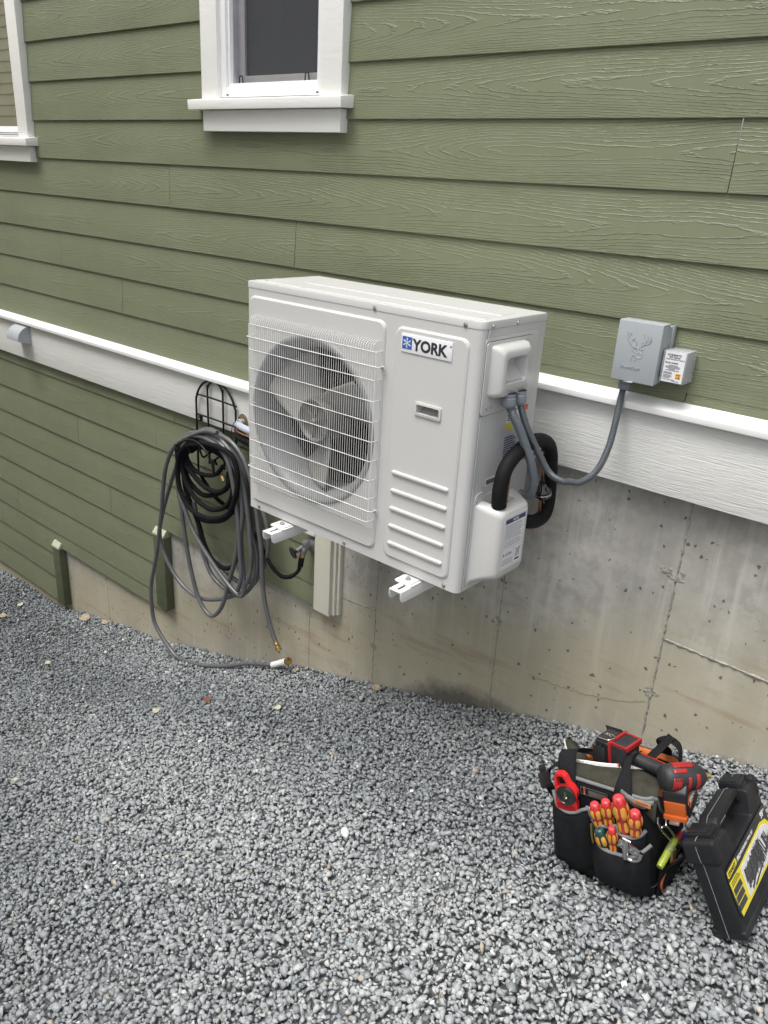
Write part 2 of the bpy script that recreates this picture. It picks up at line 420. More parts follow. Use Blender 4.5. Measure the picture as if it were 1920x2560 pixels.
# belly bands with sloped caps
def band(x0, x1, zb, zf, zt):
    b = MB(); b.box(x0, x1, -.024, .02, zb, zf+.004)
    band_o = b.build('trim_band', M_BAND, house, bevel=.002)
    c = MB(); pr = [(.012, zf), (-.050, zf), (-.050, zf+.018), (-.004, zt-.004), (.012, zt)]
    c.add([(x0, y, z) for y, z in pr]+[(x1, y, z) for y, z in pr], [(0, 1, 2, 3, 4), (9, 8, 7, 6, 5)]+[(i, 5+i, 5+(i+1) % 5, (i+1) % 5) for i in range(5)])
    c.build('band_cap', M_CAP, band_o, bevel=.002, recalc=True); return band_o
bl_ = band(-6.5, -.90, .549, .764, .800)
br_ = band(-.90, 4.0, .832, 1.070, 1.112)
# stepped-end posts
def post(x0, x1, zb, zt, mat, cut=False, extra=False):
    b = MB(); b.box(x0, x1, -.022, .029, zb, zt); p = b.build('corner_post', mat, house, bevel=.003)
    if cut:
        c = MB(); pr = [(-.022, zt-.010), (-.022, zt+.001), (.0, zt+.030), (.028, zt+.030), (.028, zt-.010)]
        c.add([(x0-.001, y-.002, z) for y, z in pr]+[(x1+.001, y-.002, z) for y, z in pr], [(0, 1, 2, 3, 4), (9, 8, 7, 6, 5)]+[(i, 5+i, 5+(i+1) % 5, (i+1) % 5) for i in range(5)])
        c.build('post_cap', M_GPOSTC, p, bevel=.001, recalc=True)
    if extra:
        c = MB(); c.box(x1+.0005, x1+.017, -.004, .029, zb+.003, zt); c.box(x1+.0175, x1+.032, .008, .029, zb+.006, zt)
        c.build('side_trim', mat, p, bevel=.002)
post(-3.436, -3.348, -1.105, -.675, M_GPOST, True); post(-2.250, -2.152, -.648, -.190, M_GPOST, True)
post(-.998, -.901, -.158, .548, M_POSTW, False, True)

# ------------------------------------------------------------------ windows
M_GLASS = NT("window_glass", .03, spec=.9); M_GLASS.col((.012, .016, .018)); M_GLASS.p.inputs['Alpha'].default_value = .35; M_GLASS.p.inputs['Coat Weight'].default_value = 1; M_GLASS = M_GLASS.m
_t = NT("reflective_glass", .02, metal=1); _t.col((.90, .90, .86)); M_GLASSR = _t.m
_t = NT("insect_screen", .6); _v = _t.coord(scale=(1, 1, 1)); _g = _t.xyz(_v)
_w = _t.math('MULTIPLY', _t.math('FRACT', _t.math('MULTIPLY', _g[0], 620.0)), _t.math('FRACT', _t.math('MULTIPLY', _g[2], 620.0)))
_t.col(_t.mix(_t.ramp(_w, [(.2, 0), (.5, 1)]), (.045, .048, .055), (.10, .105, .115)))
_t.p.inputs['Alpha'].default_value = .62; M_SCREEN = _t.m
M_INT = simple("room_dark", (.05, .055, .06), .8, var=.4, vs=3); M_CURT = simple("curtain", (.60, .62, .60), .9, var=.3, vs=12)
M_ALU = simple("brushed_aluminium", (.52, .52, .55), .32, metal=.75, var=.06)
M_BLACK = simple("black_plastic", (.015, .015, .017), .4, var=.2)
def window(x0, x1, zs, ztop, full, glassmat):
    """x0..x1 = outer casing edges, zs = top of the sill"""
    cw = .102
    f = MB()                                                  # vinyl frame around the opening
    a, b = x0+cw, x1-cw; fo = .0
    def ring(m, a, b, c, d, w, y0, y1):
        m.box(a, a+w, y0, y1, c, d); m.box(b-w, b, y0, y1, c, d); m.box(a+w, b-w, y0, y1, c, c+w); m.box(a+w, b-w, y0, y1, d-w, d)
    ring(f, a-.004, b+.004, zs+.006, ztop-.01, .036, -.014, .06)
    ring(f, a+.0325, b-.0325, zs+.0425, ztop-.05, .013, -.004, .06)
    w = f.build('window', M_VINYL, house, bevel=.0018)
    c = MB(); c.box(x0, x0+cw, -.032, .012, zs-.01, ztop); c.box(x1-cw, x1, -.032, .012, zs-.01, ztop); c.box(x0, x1, -.034, .012, ztop, ztop+.12)
    c.build('casing', M_TRIM, w, bevel=.0025)
    s = MB(); pr = [(.01, zs-.036), (-.062, zs-.040), (-.064, zs-.004), (-.01, zs+.004), (.01, zs+.004)]
    xa, xb = x0-.055, x1+.030
    s.add([(xa, y, z) for y, z in pr]+[(xb, y, z) for y, z in pr], [(0, 1, 2, 3, 4), (9, 8, 7, 6, 5)]+[(i, 5+i, 5+(i+1) % 5, (i+1) % 5) for i in range(5)])
    s.build('sill', M_TRIM, w, bevel=.003, recalc=True)
    p = MB(); p.box(x0+.003, x1-.002, -.031, .012, zs-.116, zs-.0405); p.build('apron', M_TRIM, w, bevel=.002)
    return w, a, b
w1, a, b = window(-1.690, -.912, 1.918, 2.75, True, M_GLASS)
sb = MB(); zs = 1.918                                          # aluminium screen frame and the sash behind it
sb.box(a+.050, a+.092, .032, .05, zs+.052, 2.70); sb.box(b-.060, b-.045, .032, .05, zs+.052, 2.70); sb.box(a+.092, b-.060, .032, .05, zs+.052, zs+.084)
sb.box(a+.045, a+.050, .012, .06, zs+.052, 2.70)
scr = sb.build('screen_frame', M_ALU, w1, bevel=.001)
g = MB(); g.box(a+.092, b-.060, .044, .0445, zs+.084, 2.70); g.build('screen', M_SCREEN, scr)
g = MB(); g.box(a+.04, b-.04, .070, .074, zs+.045, 2.70); g.build('glass', M_GLASS, w1)
g = MB(); g.box(a+.035, b-.035, .055, .069, zs+.046, zs+.05); g.build('track', M_BLACK, w1)
for x in (-1.503, -1.133):
    k = MB(); k.tube(smooth_path([(x-.0115, .018, zs+.052), (x-.008, .017, zs+.080), (x-.004, .017, zs+.083), (x+.004, .017, zs+.083), (x+.008, .017, zs+.080), (x+.0115, .018, zs+.052)], 4), .0026, 6)
    k.box(x-.013, x+.013, .012, .026, zs+.0505, zs+.055); k.build('tilt_latch', M_BLACK, w1)
for x in (-1.548, -1.046): MB().box(x-.006, x+.006, -.0155, -.0135, zs+.0125, zs+.0165).build('weep_slot', M_BLACK, w1)
g = MB(); g.box(a-.2, a-.19, .1, .8, 1.6, 2.9); g.box(b+.19, b+.2, .1, .8, 1.6, 2.9); g.box(a-.2, b+.2, .8, .82, 1.6, 2.9); g.box(a-.2, b+.2, .1, .8, 1.58, 1.6); g.box(a-.2, b+.2, .1, .8, 2.9, 2.92)
g.build('room', M_INT, w1)
g = MB(); g.grid([[(a+.02+i*.006, .14+.012*math.sin(i*1.3), z) for i in range(26)] for z in (1.7, 2.3, 2.85)]); g.build('curtain', M_CURT, w1)
w2, a, b = window(-4.40, -3.158, 1.762, 2.75, False, M_GLASSR)
g = MB(); g.box(a+.04, b-.04, .020, .024, 1.805, 2.70); g.build('glass', M_GLASSR, w2)
sl_ = MB(); sl_.box(a+.03, b+.002, -.0155, -.0135, 1.7745, 1.777); sl_.box(a+.03, b+.002, -.0155, -.0135, 1.784, 1.7865); sl_.build('track', M_BLACK, w2)

# ------------------------------------------------------------------ ground sheet and gravel
t = NT("gravel_bed", .9); v = t.coord()
vo = t.add('TexVoronoi', feature='F1'); vo.inputs['Scale'].default_value = 60; t.lk(v, vo.inputs['Vector'])
cc = t.xyz(vo.outputs['Color'])
t.col(t.mix(cc[0], (.07, .075, .08), (.22, .225, .23))); t.nrm(t.bump(vo.outputs['Distance'], 1, .012)); t.p.inputs['Specular IOR Level'].default_value = .2
M_BED = t.m
xs = sorted(set([-38, -25, -15, -10, -7]+[round(-6+.15*i, 3) for i in range(62)]+[4, 6, 10, 18, 30, 38])); ys = [-30, -20, -12, -8, -6]+[round(-4.5+.2*i, 3) for i in range(24)]+[.2]
gb = MB(); gb.grid([[(x, y, float(gz(x, y))-.020) for x in xs] for y in ys]); o = gb.build('ground', M_BED, smooth=60); tag(o, kind='structure')
t = NT("crushed_stone", .72, spec=.35); v = t.coord()
at = t.add('Attribute', attribute_name='tone'); tn = at.outputs['Fac']
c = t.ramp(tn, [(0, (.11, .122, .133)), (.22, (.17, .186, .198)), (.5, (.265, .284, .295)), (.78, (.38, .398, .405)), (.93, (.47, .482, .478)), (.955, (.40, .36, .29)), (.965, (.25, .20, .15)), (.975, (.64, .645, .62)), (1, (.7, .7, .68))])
n = t.noise(v, 130, 5, .7, .8)
c = t.mix(t.math('MULTIPLY', t.ramp(n, [(.46, 0), (.60, 1)]), .14), c, (.52, .535, .54))
dk = t.noise(v, 210, 4, .6)
c = t.mix(t.math('MULTIPLY', t.ramp(dk, [(.52, 0), (.66, 1)]), .22), c, (.08, .09, .10))
t.col(c); t.nrm(t.bump(t.noise(v, 300, 3, .6), .2, .0006)); M_STONE = t.m
def gravel():
    rg = np.random.default_rng(7); rr = random.Random(3); temps = []
    for k in range(16):
        bm = bmesh.new(); m = rr.randint(8, 13)
        for _ in range(m):
            p = Vector((rr.gauss(0, 1), rr.gauss(0, 1), rr.gauss(0, 1))).normalized()*rr.uniform(.82, 1.08)
            bm.verts.new((p.x, p.y, p.z))
        bmesh.ops.convex_hull(bm, input=bm.verts)
        for v_ in [v_ for v_ in bm.verts if not v_.link_faces]: bm.verts.remove(v_)
        bmesh.ops.bevel(bm, geom=bm.edges[:], offset=.05, segments=1, affect='EDGES', clamp_overlap=True) if k < 3 else None
        bmesh.ops.triangulate(bm, faces=bm.faces[:]); bm.verts.index_update()
        temps.append((np.array([v_.co[:] for v_ in bm.verts]), np.array([[q.index for q in f.verts] for f in bm.faces]))); bm.free()
    # fill region: along the wall and out to the camera
    cell = .0102; X, Y = np.meshgrid(np.arange(-6.2, 1.95, cell), np.arange(-2.35, .028, cell)); X = X.ravel(); Y = Y.ravel()
    # denser where the picture looks; drop what lies far behind the view
    lim = np.interp(X, [-6.2, -4.5, -2.2, -.25, .6, 1.2, 1.95], [-.75, -.85, -1.35, -2.15, -1.75, -1.35, -1.2])
    far = np.interp(X, [-6.2, -3.5, -2, 2], [.40, .55, .85, 1.0])       # larger spacing where stones are far from the eye
    keep = (Y > lim) & (rg.random(X.size) < far); X = X[keep]; Y = Y[keep]
    X = X+rg.uniform(-.5, .5, X.size)*cell*1.3; Y = Y+rg.uniform(-.5, .5, X.size)*cell*1.3; Y = np.minimum(Y, .024); N = X.size
    s = np.exp(rg.normal(math.log(.0078), .27, N)); s = np.clip(s, .004, .0155)
    s = s*np.interp(X, [-6, -3.5, -2, 2], [1.30, 1.18, 1.04, 1.0])
    und = .006*np.sin(X*9+Y*4)+.005*np.sin(X*4-Y*11)
    Zp = gz(X, Y)+und+np.where(rg.random(N) < .35, rg.uniform(-.016, -.007, N), rg.uniform(-.007, .004, N))
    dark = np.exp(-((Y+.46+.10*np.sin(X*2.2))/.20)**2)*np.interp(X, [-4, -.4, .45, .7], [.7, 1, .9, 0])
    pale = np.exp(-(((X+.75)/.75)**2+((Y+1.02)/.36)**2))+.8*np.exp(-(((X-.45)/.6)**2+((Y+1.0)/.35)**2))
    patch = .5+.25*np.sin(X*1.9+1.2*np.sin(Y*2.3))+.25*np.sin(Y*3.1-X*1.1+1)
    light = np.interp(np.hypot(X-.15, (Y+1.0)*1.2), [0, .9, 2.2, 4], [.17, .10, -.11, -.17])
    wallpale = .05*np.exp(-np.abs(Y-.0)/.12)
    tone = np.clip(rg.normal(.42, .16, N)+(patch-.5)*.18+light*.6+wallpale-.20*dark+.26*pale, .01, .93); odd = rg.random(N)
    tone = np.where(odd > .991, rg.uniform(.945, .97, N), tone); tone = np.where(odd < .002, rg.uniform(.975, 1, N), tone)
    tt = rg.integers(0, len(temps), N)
    VV = []; FF = []; TT = []; off = 0
    for k, (tv, tf) in enumerate(temps):
        idx = np.where(tt == k)[0]; n = idx.size
        a, b, c2 = rg.uniform(0, 2*np.pi, n), rg.normal(0, .55, n), rg.uniform(0, 2*np.pi, n)
        sc = np.stack([s[idx]*rg.uniform(1.0, 1.45, n), s[idx]*rg.uniform(.8, 1.1, n), s[idx]*rg.uniform(.5, .85, n)], 1)
        P = tv[None]*sc[:, None]
        ca, sa = np.cos(c2)[:, None], np.sin(c2)[:, None]; x, y, z = P[..., 0], P[..., 1], P[..., 2]
        x, y = ca*x-sa*y, sa*x+ca*y
        cb, sb2 = np.cos(b)[:, None], np.sin(b)[:, None]; x, z = cb*x+sb2*z, -sb2*x+cb*z
        ca, sa = np.cos(a)[:, None], np.sin(a)[:, None]; x, y = ca*x-sa*y, sa*x+ca*y
        P = np.stack([x+X[idx][:, None], np.minimum(y+Y[idx][:, None], .029), z+Zp[idx][:, None]], -1)
        m = tv.shape[0]
        VV.append(P.reshape(-1, 3)); FF.append((tf[None]+(off+np.arange(n)*m)[:, None, None]).reshape(-1, 3)); off += n*m
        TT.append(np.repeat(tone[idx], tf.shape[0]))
    V = np.concatenate(VV).astype(np.float32); F = np.concatenate(FF).astype(np.int32); T = np.concatenate(TT).astype(np.float32)
    me = bpy.data.meshes.new('gravel'); me.vertices.add(len(V)); me.vertices.foreach_set('co', V.ravel())
    me.loops.add(F.size); me.loops.foreach_set('vertex_index', F.ravel())
    me.polygons.add(len(F)); me.polygons.foreach_set('loop_start', np.arange(0, F.size, 3, dtype=np.int32)); me.polygons.foreach_set('loop_total', np.full(len(F), 3, np.int32))
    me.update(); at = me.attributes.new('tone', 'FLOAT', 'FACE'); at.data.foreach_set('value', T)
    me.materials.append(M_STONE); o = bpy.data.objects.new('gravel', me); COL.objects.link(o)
    tag(o, 'loose grey crushed stone gravel covering the ground beside the house', 'gravel', kind='stuff'); print('stones', N, 'tris', len(F)); return o
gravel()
# the neighbour's wall across the side yard (seen mirrored in the left window)
nb = thing('neighbour_house', 'tan lap-sided neighbouring house mirrored in the left window', 'house')
M_TAN = simple("tan_siding_paint", (.74, .67, .43), .5, var=.08, vs=3)
NX, NY = -1.4, -4.3; n_ = MB()  # nearness, height and right end shaped to shade the left of the yard
for k in range(0, 48):
    z = -1.6+k*.15; n_.add([(-22, NY, z), (NX, NY, z), (NX, NY-.012, z+.155), (-22, NY-.012, z+.155), (-22, NY-.02, z), (NX, NY-.02, z)], [(3, 2, 1, 0), (0, 1, 5, 4)])
n_.box(-22, NX, -9, NY-.022, -1.8, 5.6); n_.build('siding', M_TAN, nb)
# ================================================================== HEAT PUMP
M_CASE = simple("ivory_powder_coat", (.56, .56, .555), .38, var=.015, vs=6, bs=.10, bscale=900, bd=.0002, coat=.15, dirt=(.45, .42, .36, .10))
M_COVER = simple("moulded_cover", (.57, .57, .56), .33, var=.015, vs=6, coat=.2)
M_WIRE = simple("white_coated_wire", (.68, .68, .67), .35, var=.03)
M_FAN = simple("fan_plastic", (.27, .265, .245), .42, var=.06, vs=10)
M_HUB = simple("fan_hub_plastic", (.13, .128, .118), .45, var=.1, vs=14)
M_BELL = simple("bellmouth_plastic", (.24, .245, .25), .48, var=.04, vs=6, coat=.1)
M_COIL = NT("coil_dark", .9, spec=.05); M_COIL.col((.004, .004, .004)); M_COIL = M_COIL.m
M_STEEL = simple("zinc_steel", (.52, .52, .51), .3, metal=.9, var=.12, vs=80)
M_LBL = simple("label_white", (.78, .79, .82), .35, var=.02)
M_LBL2 = simple("label_silver", (.52, .55, .62), .4, var=.08, vs=40)
M_INK = simple("label_ink", (.03, .03, .035), .5, var=.1); M_INKG = simple("grey_ink_gap_shade", (.22, .22, .25), .5, var=.1)
M_NAVY = simple("label_navy", (.035, .03, .12), .4, var=.05); M_BLUE = simple("badge_blue", (.035, .115, .42), .35, var=.05)
M_YEL = simple("label_yellow", (.75, .62, .05), .4, var=.05); M_RED = simple("label_red", (.62, .07, .03), .4, var=.05)
X0, X1, ZB, ZT, YF, YB = -.877, .069, .5105, 1.3225, -.483, -.157
hp = thing('heat_pump', 'large off-white outdoor heat pump with a wire fan grille hung on the house wall', 'heat pump', ((X0+X1)/2, (YF+YB)/2, ZB))
hp.location = (0, 0, 0)
# cabinet: side, back and bottom sheets with a rounded vertical corner on the right
b = MB(); th = .004
corner = lambda r, y1: [(X1-r+r*math.sin(R(a)), YF+r-r*math.cos(R(a))) for a in range(0, 91, 15)]
cr = corner(.022, YB)
out = [(X0, YB), (X0, YF)]+cr+[(X1, YB)]
o0 = [(x, y, ZB) for x, y in out]; o1 = [(x, y, 1.300) for x, y in out]; n = len(out)
LP = (-.868, -.264, .545, 1.2775); RP = (-.228, .033, .543, 1.2715)      # raised panels of the front
sk = MB(); vs = o0+o1
fs = [(i, i+1, n+i+1, n+i) for i in range(n-1) if i != 1]+[(n-1, 0, n, 2*n-1)]
sk.add(vs, fs)
sk.add([(x, y, ZB) for x, y in out], [tuple(range(n))[::-1]])
body = sk.build('cabinet', M_CASE, hp, smooth=30, recalc=False)
# front sheet with the two raised panels and the fan opening
xr = cr[0][0]; fp = MB()
def tri_hole(outer, inner, y):
    bmx = bmesh.new(); lo = []
    for P_ in (outer, inner):
        v_ = [bmx.verts.new((x, y, z)) for x, z in P_]; lo += [bmx.edges.new((v_[i], v_[(i+1) % len(v_)])) for i in range(len(v_))]
    bmesh.ops.triangle_fill(bmx, use_beauty=True, edges=lo); bmx.verts.index_update()
    fs_ = []
    for f in bmx.faces:
        f.normal_update(); fs_.append(tuple(v.index for v in (f.verts if f.normal.y < 0 else reversed(f.verts))))
    fp.add([tuple(v.co) for v in bmx.verts], fs_); bmx.free()
PULL = rrect(-.129, -.044, 1.033, 1.0625, .004, 4)
def quad(x0, x1, z0, z1, y=YF): fp.add([(x0, y, z0), (x1, y, z0), (x1, y, z1), (x0, y, z1)], [(0, 1, 2, 3)])
i_ = .012
quad(X0, LP[0]+i_, ZB, 1.30); quad(LP[0]+i_, LP[1]-i_, ZB, LP[2]+i_); quad(LP[0]+i_, LP[1]-i_, LP[3]-i_, 1.30); tri_hole([(LP[1]-i_, ZB), (xr, ZB), (xr, 1.30), (LP[1]-i_, 1.30)], PULL, YF)
FC = (-.567, .907); FR = .272
def ring_to_rect(P, hole, y0, y1, sl, r=.026):
    lo = rrect(*P, r, 8); hi = rrect(P[0]+sl, P[1]-sl, P[2]+sl, P[3]-sl, r-sl*.4, 8); mid = rrect(P[0]+sl*.35, P[1]-sl*.35, P[2]+sl*.35, P[3]-sl*.35, r-sl*.2, 8)
    m = len(lo); V = [(x, y0+.001, z) for x, z in lo]+[(x, y0+(y1-y0)*.55, z) for x, z in mid]+[(x, y1, z) for x, z in hi]
    F = [(k*m+i, k*m+(i+1) % m, (k+1)*m+(i+1) % m, (k+1)*m+i) for k in (0, 1) for i in range(m)]
    fp.add(V, F)
    if not hole: tri_hole(hi, PULL, y1); return
    N = 128; cir = []; rec = []
    x0, x1, z0, z1 = P[0]+sl, P[1]-sl, P[2]+sl, P[3]-sl
    angs = sorted([2*math.pi*i/N for i in range(N)]+[math.atan2(z-FC[1], x-FC[0]) % (2*math.pi) for x, z in hi])
    def edge(a):
        # ray against the rounded outline polygon
        best = None; dx, dz = math.cos(a), math.sin(a)
        for i in range(m):
            (ax, az), (bx, bz) = hi[i], hi[(i+1) % m]; ex, ez = bx-ax, bz-az; den = dx*ez-dz*ex
            if abs(den) < 1e-12: continue
            t = ((ax-FC[0])*ez-(az-FC[1])*ex)/den; u = ((ax-FC[0])*dz-(az-FC[1])*dx)/den
            if t > 0 and -1e-6 <= u <= 1+1e-6: best = t if best is None else max(best, t)
        return (FC[0]+dx*best, FC[1]+dz*best)
    K = len(angs); cir = [(FC[0]+FR*math.cos(a), y1, FC[1]+FR*math.sin(a)) for a in angs]; rec = [edge(a) for a in angs]
    fp.add(cir+[(x, y1, z) for x, z in rec], [(i, (i+1) % K, K+(i+1) % K, K+i) for i in range(K)])
ring_to_rect(LP, True, YF, YF-.0075, .007); ring_to_rect(RP, False, YF, YF-.0065, .007)
front = fp.build('front_panel', M_CASE, hp, smooth=15, recalc=False, merge=True)
bpy.context.view_layer.update()
# ribs on the right panel
for i in range(5):
    zc = .831-.0592*i
    rb_ = MB(); P = rrect(-.207, .009, zc-.0075, zc+.0075, .0074, 6); m = len(P)
    sc = lambda q: [(-.099+(x+.099)*(1-(1-q)*.05), zc+(z-zc)*q) for x, z in P]
    L = [(P, YF-.006), (sc(.82), YF-.0115), (sc(.45), YF-.0135)]
    rb_.add([(x, y, z) for pl, y in L for x, z in pl], [(k*m+j, k*m+(j+1) % m, (k+1)*m+(j+1) % m, (k+1)*m+j) for k in (0, 1) for j in range(m)]+[tuple(range(2*m, 3*m))])
    rb_.build('rib', M_CASE, front, smooth=50)
# recessed pull
pl = MB(); o_ = rrect(-.135, -.040, 1.028, 1.067, .005, 4); i2 = rrect(-.127, -.046, 1.035, 1.0605, .003, 4); m = len(o_)
ly = [(o_, YF-.006), (o_, YF-.0115), (i2, YF-.0125), (i2, YF+.050)]
pl.add([(x, y, z) for p_, y in ly for x, z in p_], [(k*m+j, k*m+(j+1) % m, (k+1)*m+(j+1) % m, (k+1)*m+j) for k in range(3) for j in range(m)]+[tuple(range(3*m, 4*m))])
pl.add([(-.1265, YF+.010, 1.0358), (-.0465, YF+.010, 1.0358), (-.0465, YF+.046, 1.0480), (-.1265, YF+.046, 1.0480)], [(0, 1, 2, 3)])
pl.build('finger_pull', M_COVER, front, smooth=35)
# badge
bd = MB().box(-.200, -.0195, YF-.0095, YF-.006, 1.2015, 1.2545).build('badge', M_LBL, front, bevel=.0015)
MB().box(-.1955, -.1605, YF-.0102, YF-.0093, 1.2115, 1.2465).build('emblem_square', M_BLUE, bd)
sf = MB(); c0 = (-.178, 1.229)
for k in range(6):
    a = R(60*k+90); M = frame((c0[0], YF-.0106, c0[1]), (math.cos(a), 0, math.sin(a)), (-math.sin(a), 0, math.cos(a)))
    sf.box(0, .0145, -.0009, .0009, -.0003, .0003, M)
    for q, l in ((.0065, .0042), (.0105, .0034)):
        for sgn in (-1, 1): sf.add([(q, 0, 0), (q+.0012, 0, 0), (q+l*.75+.0012, sgn*l*.8, 0), (q+l*.75, sgn*l*.8, 0)], [(0, 1, 2, 3)], M)
sf.build('snowflake', simple("emblem_white", (.85, .86, .88), .4), bd, smooth=0)
text('lettering', 'YORK', .0440, M_INK, bd, FRONT((-.1560, YF-.0098, 1.2125)), .0004, .0016, sx=1.0)
text('trademark_sign', '\u00ae', .009, M_INK, bd, FRONT((-.0275, YF-.0098, 1.239)), .0002)
ln = MB(); ln.box(-.197, -.183, YF-.0067, YF-.006, 1.1965, 1.1975).box(-.018, -.008, YF-.0067, YF-.006, 1.1965, 1.1985).box(-.178, -.022, YF-.0067, YF-.0062, 1.1972, 1.1978); ln.build('badge_slot', M_COVER, front)
# lid
ld = MB(); e = .0012; r = .024
def lidring(ex, z): 
    c_ = [(X1+ex-r+r*math.sin(R(a)), YF-ex+r-r*math.cos(R(a))) for a in range(0, 91, 15)]
    return [(x, y, z) for x, y in [(X0-ex, YB+ex), (X0-ex, YF-ex)]+c_+[(X1+ex, YB+ex)]]
Ls = [lidring(e, 1.3005), lidring(e, 1.3165), lidring(e-.0015, 1.3210), lidring(e-.006, 1.3228), lidring(-.018, 1.3230), lidring(-.030, 1.3229)]
m = len(Ls[0]); ld.add([p for L_ in Ls for p in L_], [(k*m+j, k*m+(j+1) % m, (k+1)*m+(j+1) % m, (k+1)*m+j) for k in range(len(Ls)-1) for j in range(m)]+[tuple(range((len(Ls)-1)*m, len(Ls)*m))])
lid = ld.build('lid', M_CASE, hp, smooth=35)
def lidframe(x0, x1, y0, y1, w):
    l = MB(); P_ = [smooth_path([(x0+.02, y0, 1.3226), (x1-.02, y0, 1.3226), (x1, y0+.02, 1.3226), (x1, y1-.02, 1.3226), (x1-.02, y1, 1.3226), (x0+.02, y1, 1.3226), (x0, y1-.02, 1.3226), (x0, y0+.02, 1.3226)], 3, True)][0]
    l.tube(P_, w, 8, closed=True); l.build('lid_bead', M_CASE, lid, smooth=60)
for P_ in ([(X0+.035, YF+.055, 1.3228), (X0+.045, YF+.030, 1.3228), (X0+.08, YF+.026, 1.3228), (X1-.08, YF+.026, 1.3228), (X1-.045, YF+.032, 1.3228), (X1-.040, YF+.075, 1.3228)],
           [(X0+.13, YF+.135, 1.3228), (X0+.5, YF+.135, 1.3228), (X1-.07, YF+.135, 1.3228), (X1-.045, YF+.145, 1.3228), (X1-.040, YF+.21, 1.3228)]):
    MB().tube(smooth_path(P_, 6), .0021, 8).build('lid_bead', M_CASE, lid, smooth=60)
def screw(p, d, par, r=.0058):
    s = MB(); s.lathe([(r*1.35, 0), (r*1.35, .0008), (r, .001), (r*.98, .0032), (r*.7, .0042), (0.0001, .0044)], 6 if r > .004 else 10, toward(p, d))
    s.box(-r*.6, r*.6, -r*.12, r*.12, .0040, .0047, toward(p, d)); return s.build('screw', M_STEEL, par, smooth=40)
for x in (-.314, .011): screw((x, YF-e, 1.3065), (0, -1, 0), lid)
for y in (-.439, -.316): screw((X1+e, y, 1.3065), (1, 0, 0), lid)
for x, z in ((-.83, .523), (-.40, .523), (.018, .523)): screw((x, YF, z), (0, -1, 0), front)
# bellmouth, inner chamber, fan
bm_ = MB(); MFan = frame((FC[0], YF, FC[1]), (1, 0, 0), (0, 0, 1))      # local z = towards the viewer
bm_.lathe([(.282, .0072), (.277, .0125), (.270, .0130), (.262, .0085), (.252, -.004), (.243, -.022), (.2385, -.040), (.2375, -.120)], 96, MFan, cap=False)
bm_.build('bellmouth', M_BELL, front, smooth=60)
ch = MB(); ch.box(X0+.006, -.235, YF+.006, YB-.012, ZB+.005, 1.295)
inner = ch.build('coil_chamber', M_COIL, hp); inner.data.flip_normals()
# open the chamber front: remove the face that looks at the viewer
bmx = bmesh.new(); bmx.from_mesh(inner.data); bmesh.ops.delete(bmx, geom=[f for f in bmx.faces if abs(f.calc_center_median().y-(YF+.006)) < 1e-4], context='FACES'); bmx.to_mesh(inner.data); bmx.free()
fan = MB(); fan.lathe([(.074, -.11), (.076, -.035), (.0745, -.014), (.069, -.006), (.066, -.008), (.060, -.020), (.030, -.024), (.012, -.020), (.0001, -.020)], 40, MFan, cap=False)
fan.tube([(FC[0], YF+.02, FC[1]), (FC[0], YF+.012, FC[1])], .010, 12)
fh = fan.build('fan_hub', M_HUB, hp, smooth=45)
for k in range(6):
    a = R(60*k+20); bl = MB(); Mx = frame((FC[0], YF, FC[1]), (math.cos(a), 0, math.sin(a)), (-math.sin(a), 0, math.cos(a)))
    bl.box(.014, .063, -.0012, .0012, -.022, -.012, Mx); bl.build('hub_rib', M_HUB, fh)
MB().lathe([(.009, -.021), (.009, -.006), (.006, -.003), (.0001, -.003)], 6, MFan).build('hub_nut', M_STEEL, fh)
for k in range(3):
    rowsb = []
    for i in range(15):
        u = i/14; rad = .066+u*.166; rowp = []
        for j in range(15):
            w = j/14; a0 = 206-u*41-8*math.sin(u*math.pi); a1 = 128-u*14
            a = R(a0*(1-w)+a1*w-120*k)
            depth = -(.012+.010*(1-u)+.108*w*(.75+.25*u)-.010*math.sin(w*math.pi))
            rr = rad+(.005*math.sin(w*math.pi) if i == 14 else 0)
            rowp.append((FC[0]+rr*math.cos(a), YF-depth, FC[1]+rr*math.sin(a)))
        rowsb.append(rowp)
    MB().grid(rowsb).build('fan_blade', M_FAN, hp, smooth=60, solid=.004)
# wire grille
YG = YF-.036; gx0, gx1 = -.834, -.271
gt = 1.206; gb_ = .629
hz = [1.189, 1.146, 1.105, 1.041, .977, .915, .852, .789, .728, .688, .650]
gw = MB()
nv = 57
for i in range(nv):
    x = -.830+(.830-.283)*i/(nv-1)
    gw.tube([(x, YF-.008, gt+.012), (x, YG+.010, gt+.008), (x, YG+.003, gt+.001), (x, YG, gt-.010), (x, YG, gb_+.010), (x, YG+.003, gb_+.001), (x, YG+.012, gb_-.006), (x, YF-.008, gb_-.010)], .00088, 6)
grille = gw.build('fan_grille', M_WIRE, hp, smooth=60)
for k, z in enumerate(hz):
    g_ = MB(); ext = .012 if k in (1, 9) else 0; rr = .0017 if k in (1, 9) else .0014; y = YG-.0028
    g_.tube([(gx0-ext, YF-.008, z), (gx0-ext, y+.006, z), (gx0-ext+.002, y+.0015, z), (gx0-ext+.007, y, z), (gx1+ext-.007, y, z), (gx1+ext-.002, y+.0015, z), (gx1+ext, y+.006, z), (gx1+ext, YF-.008, z)], rr, 7)
    if ext:
        g_.tube([(gx1+ext+.006*math.cos(R(a))-.004, YF-.011, z+.006*math.sin(R(a))-.006) for a in range(0, 360, 40)], .0017, 6, closed=True)
    g_.build('cross_wire', M_WIRE, grille, smooth=60)
for z in (1.140, .682): screw((gx1+.008, YF-.010, z), (0, -1, 0), grille, .0052)
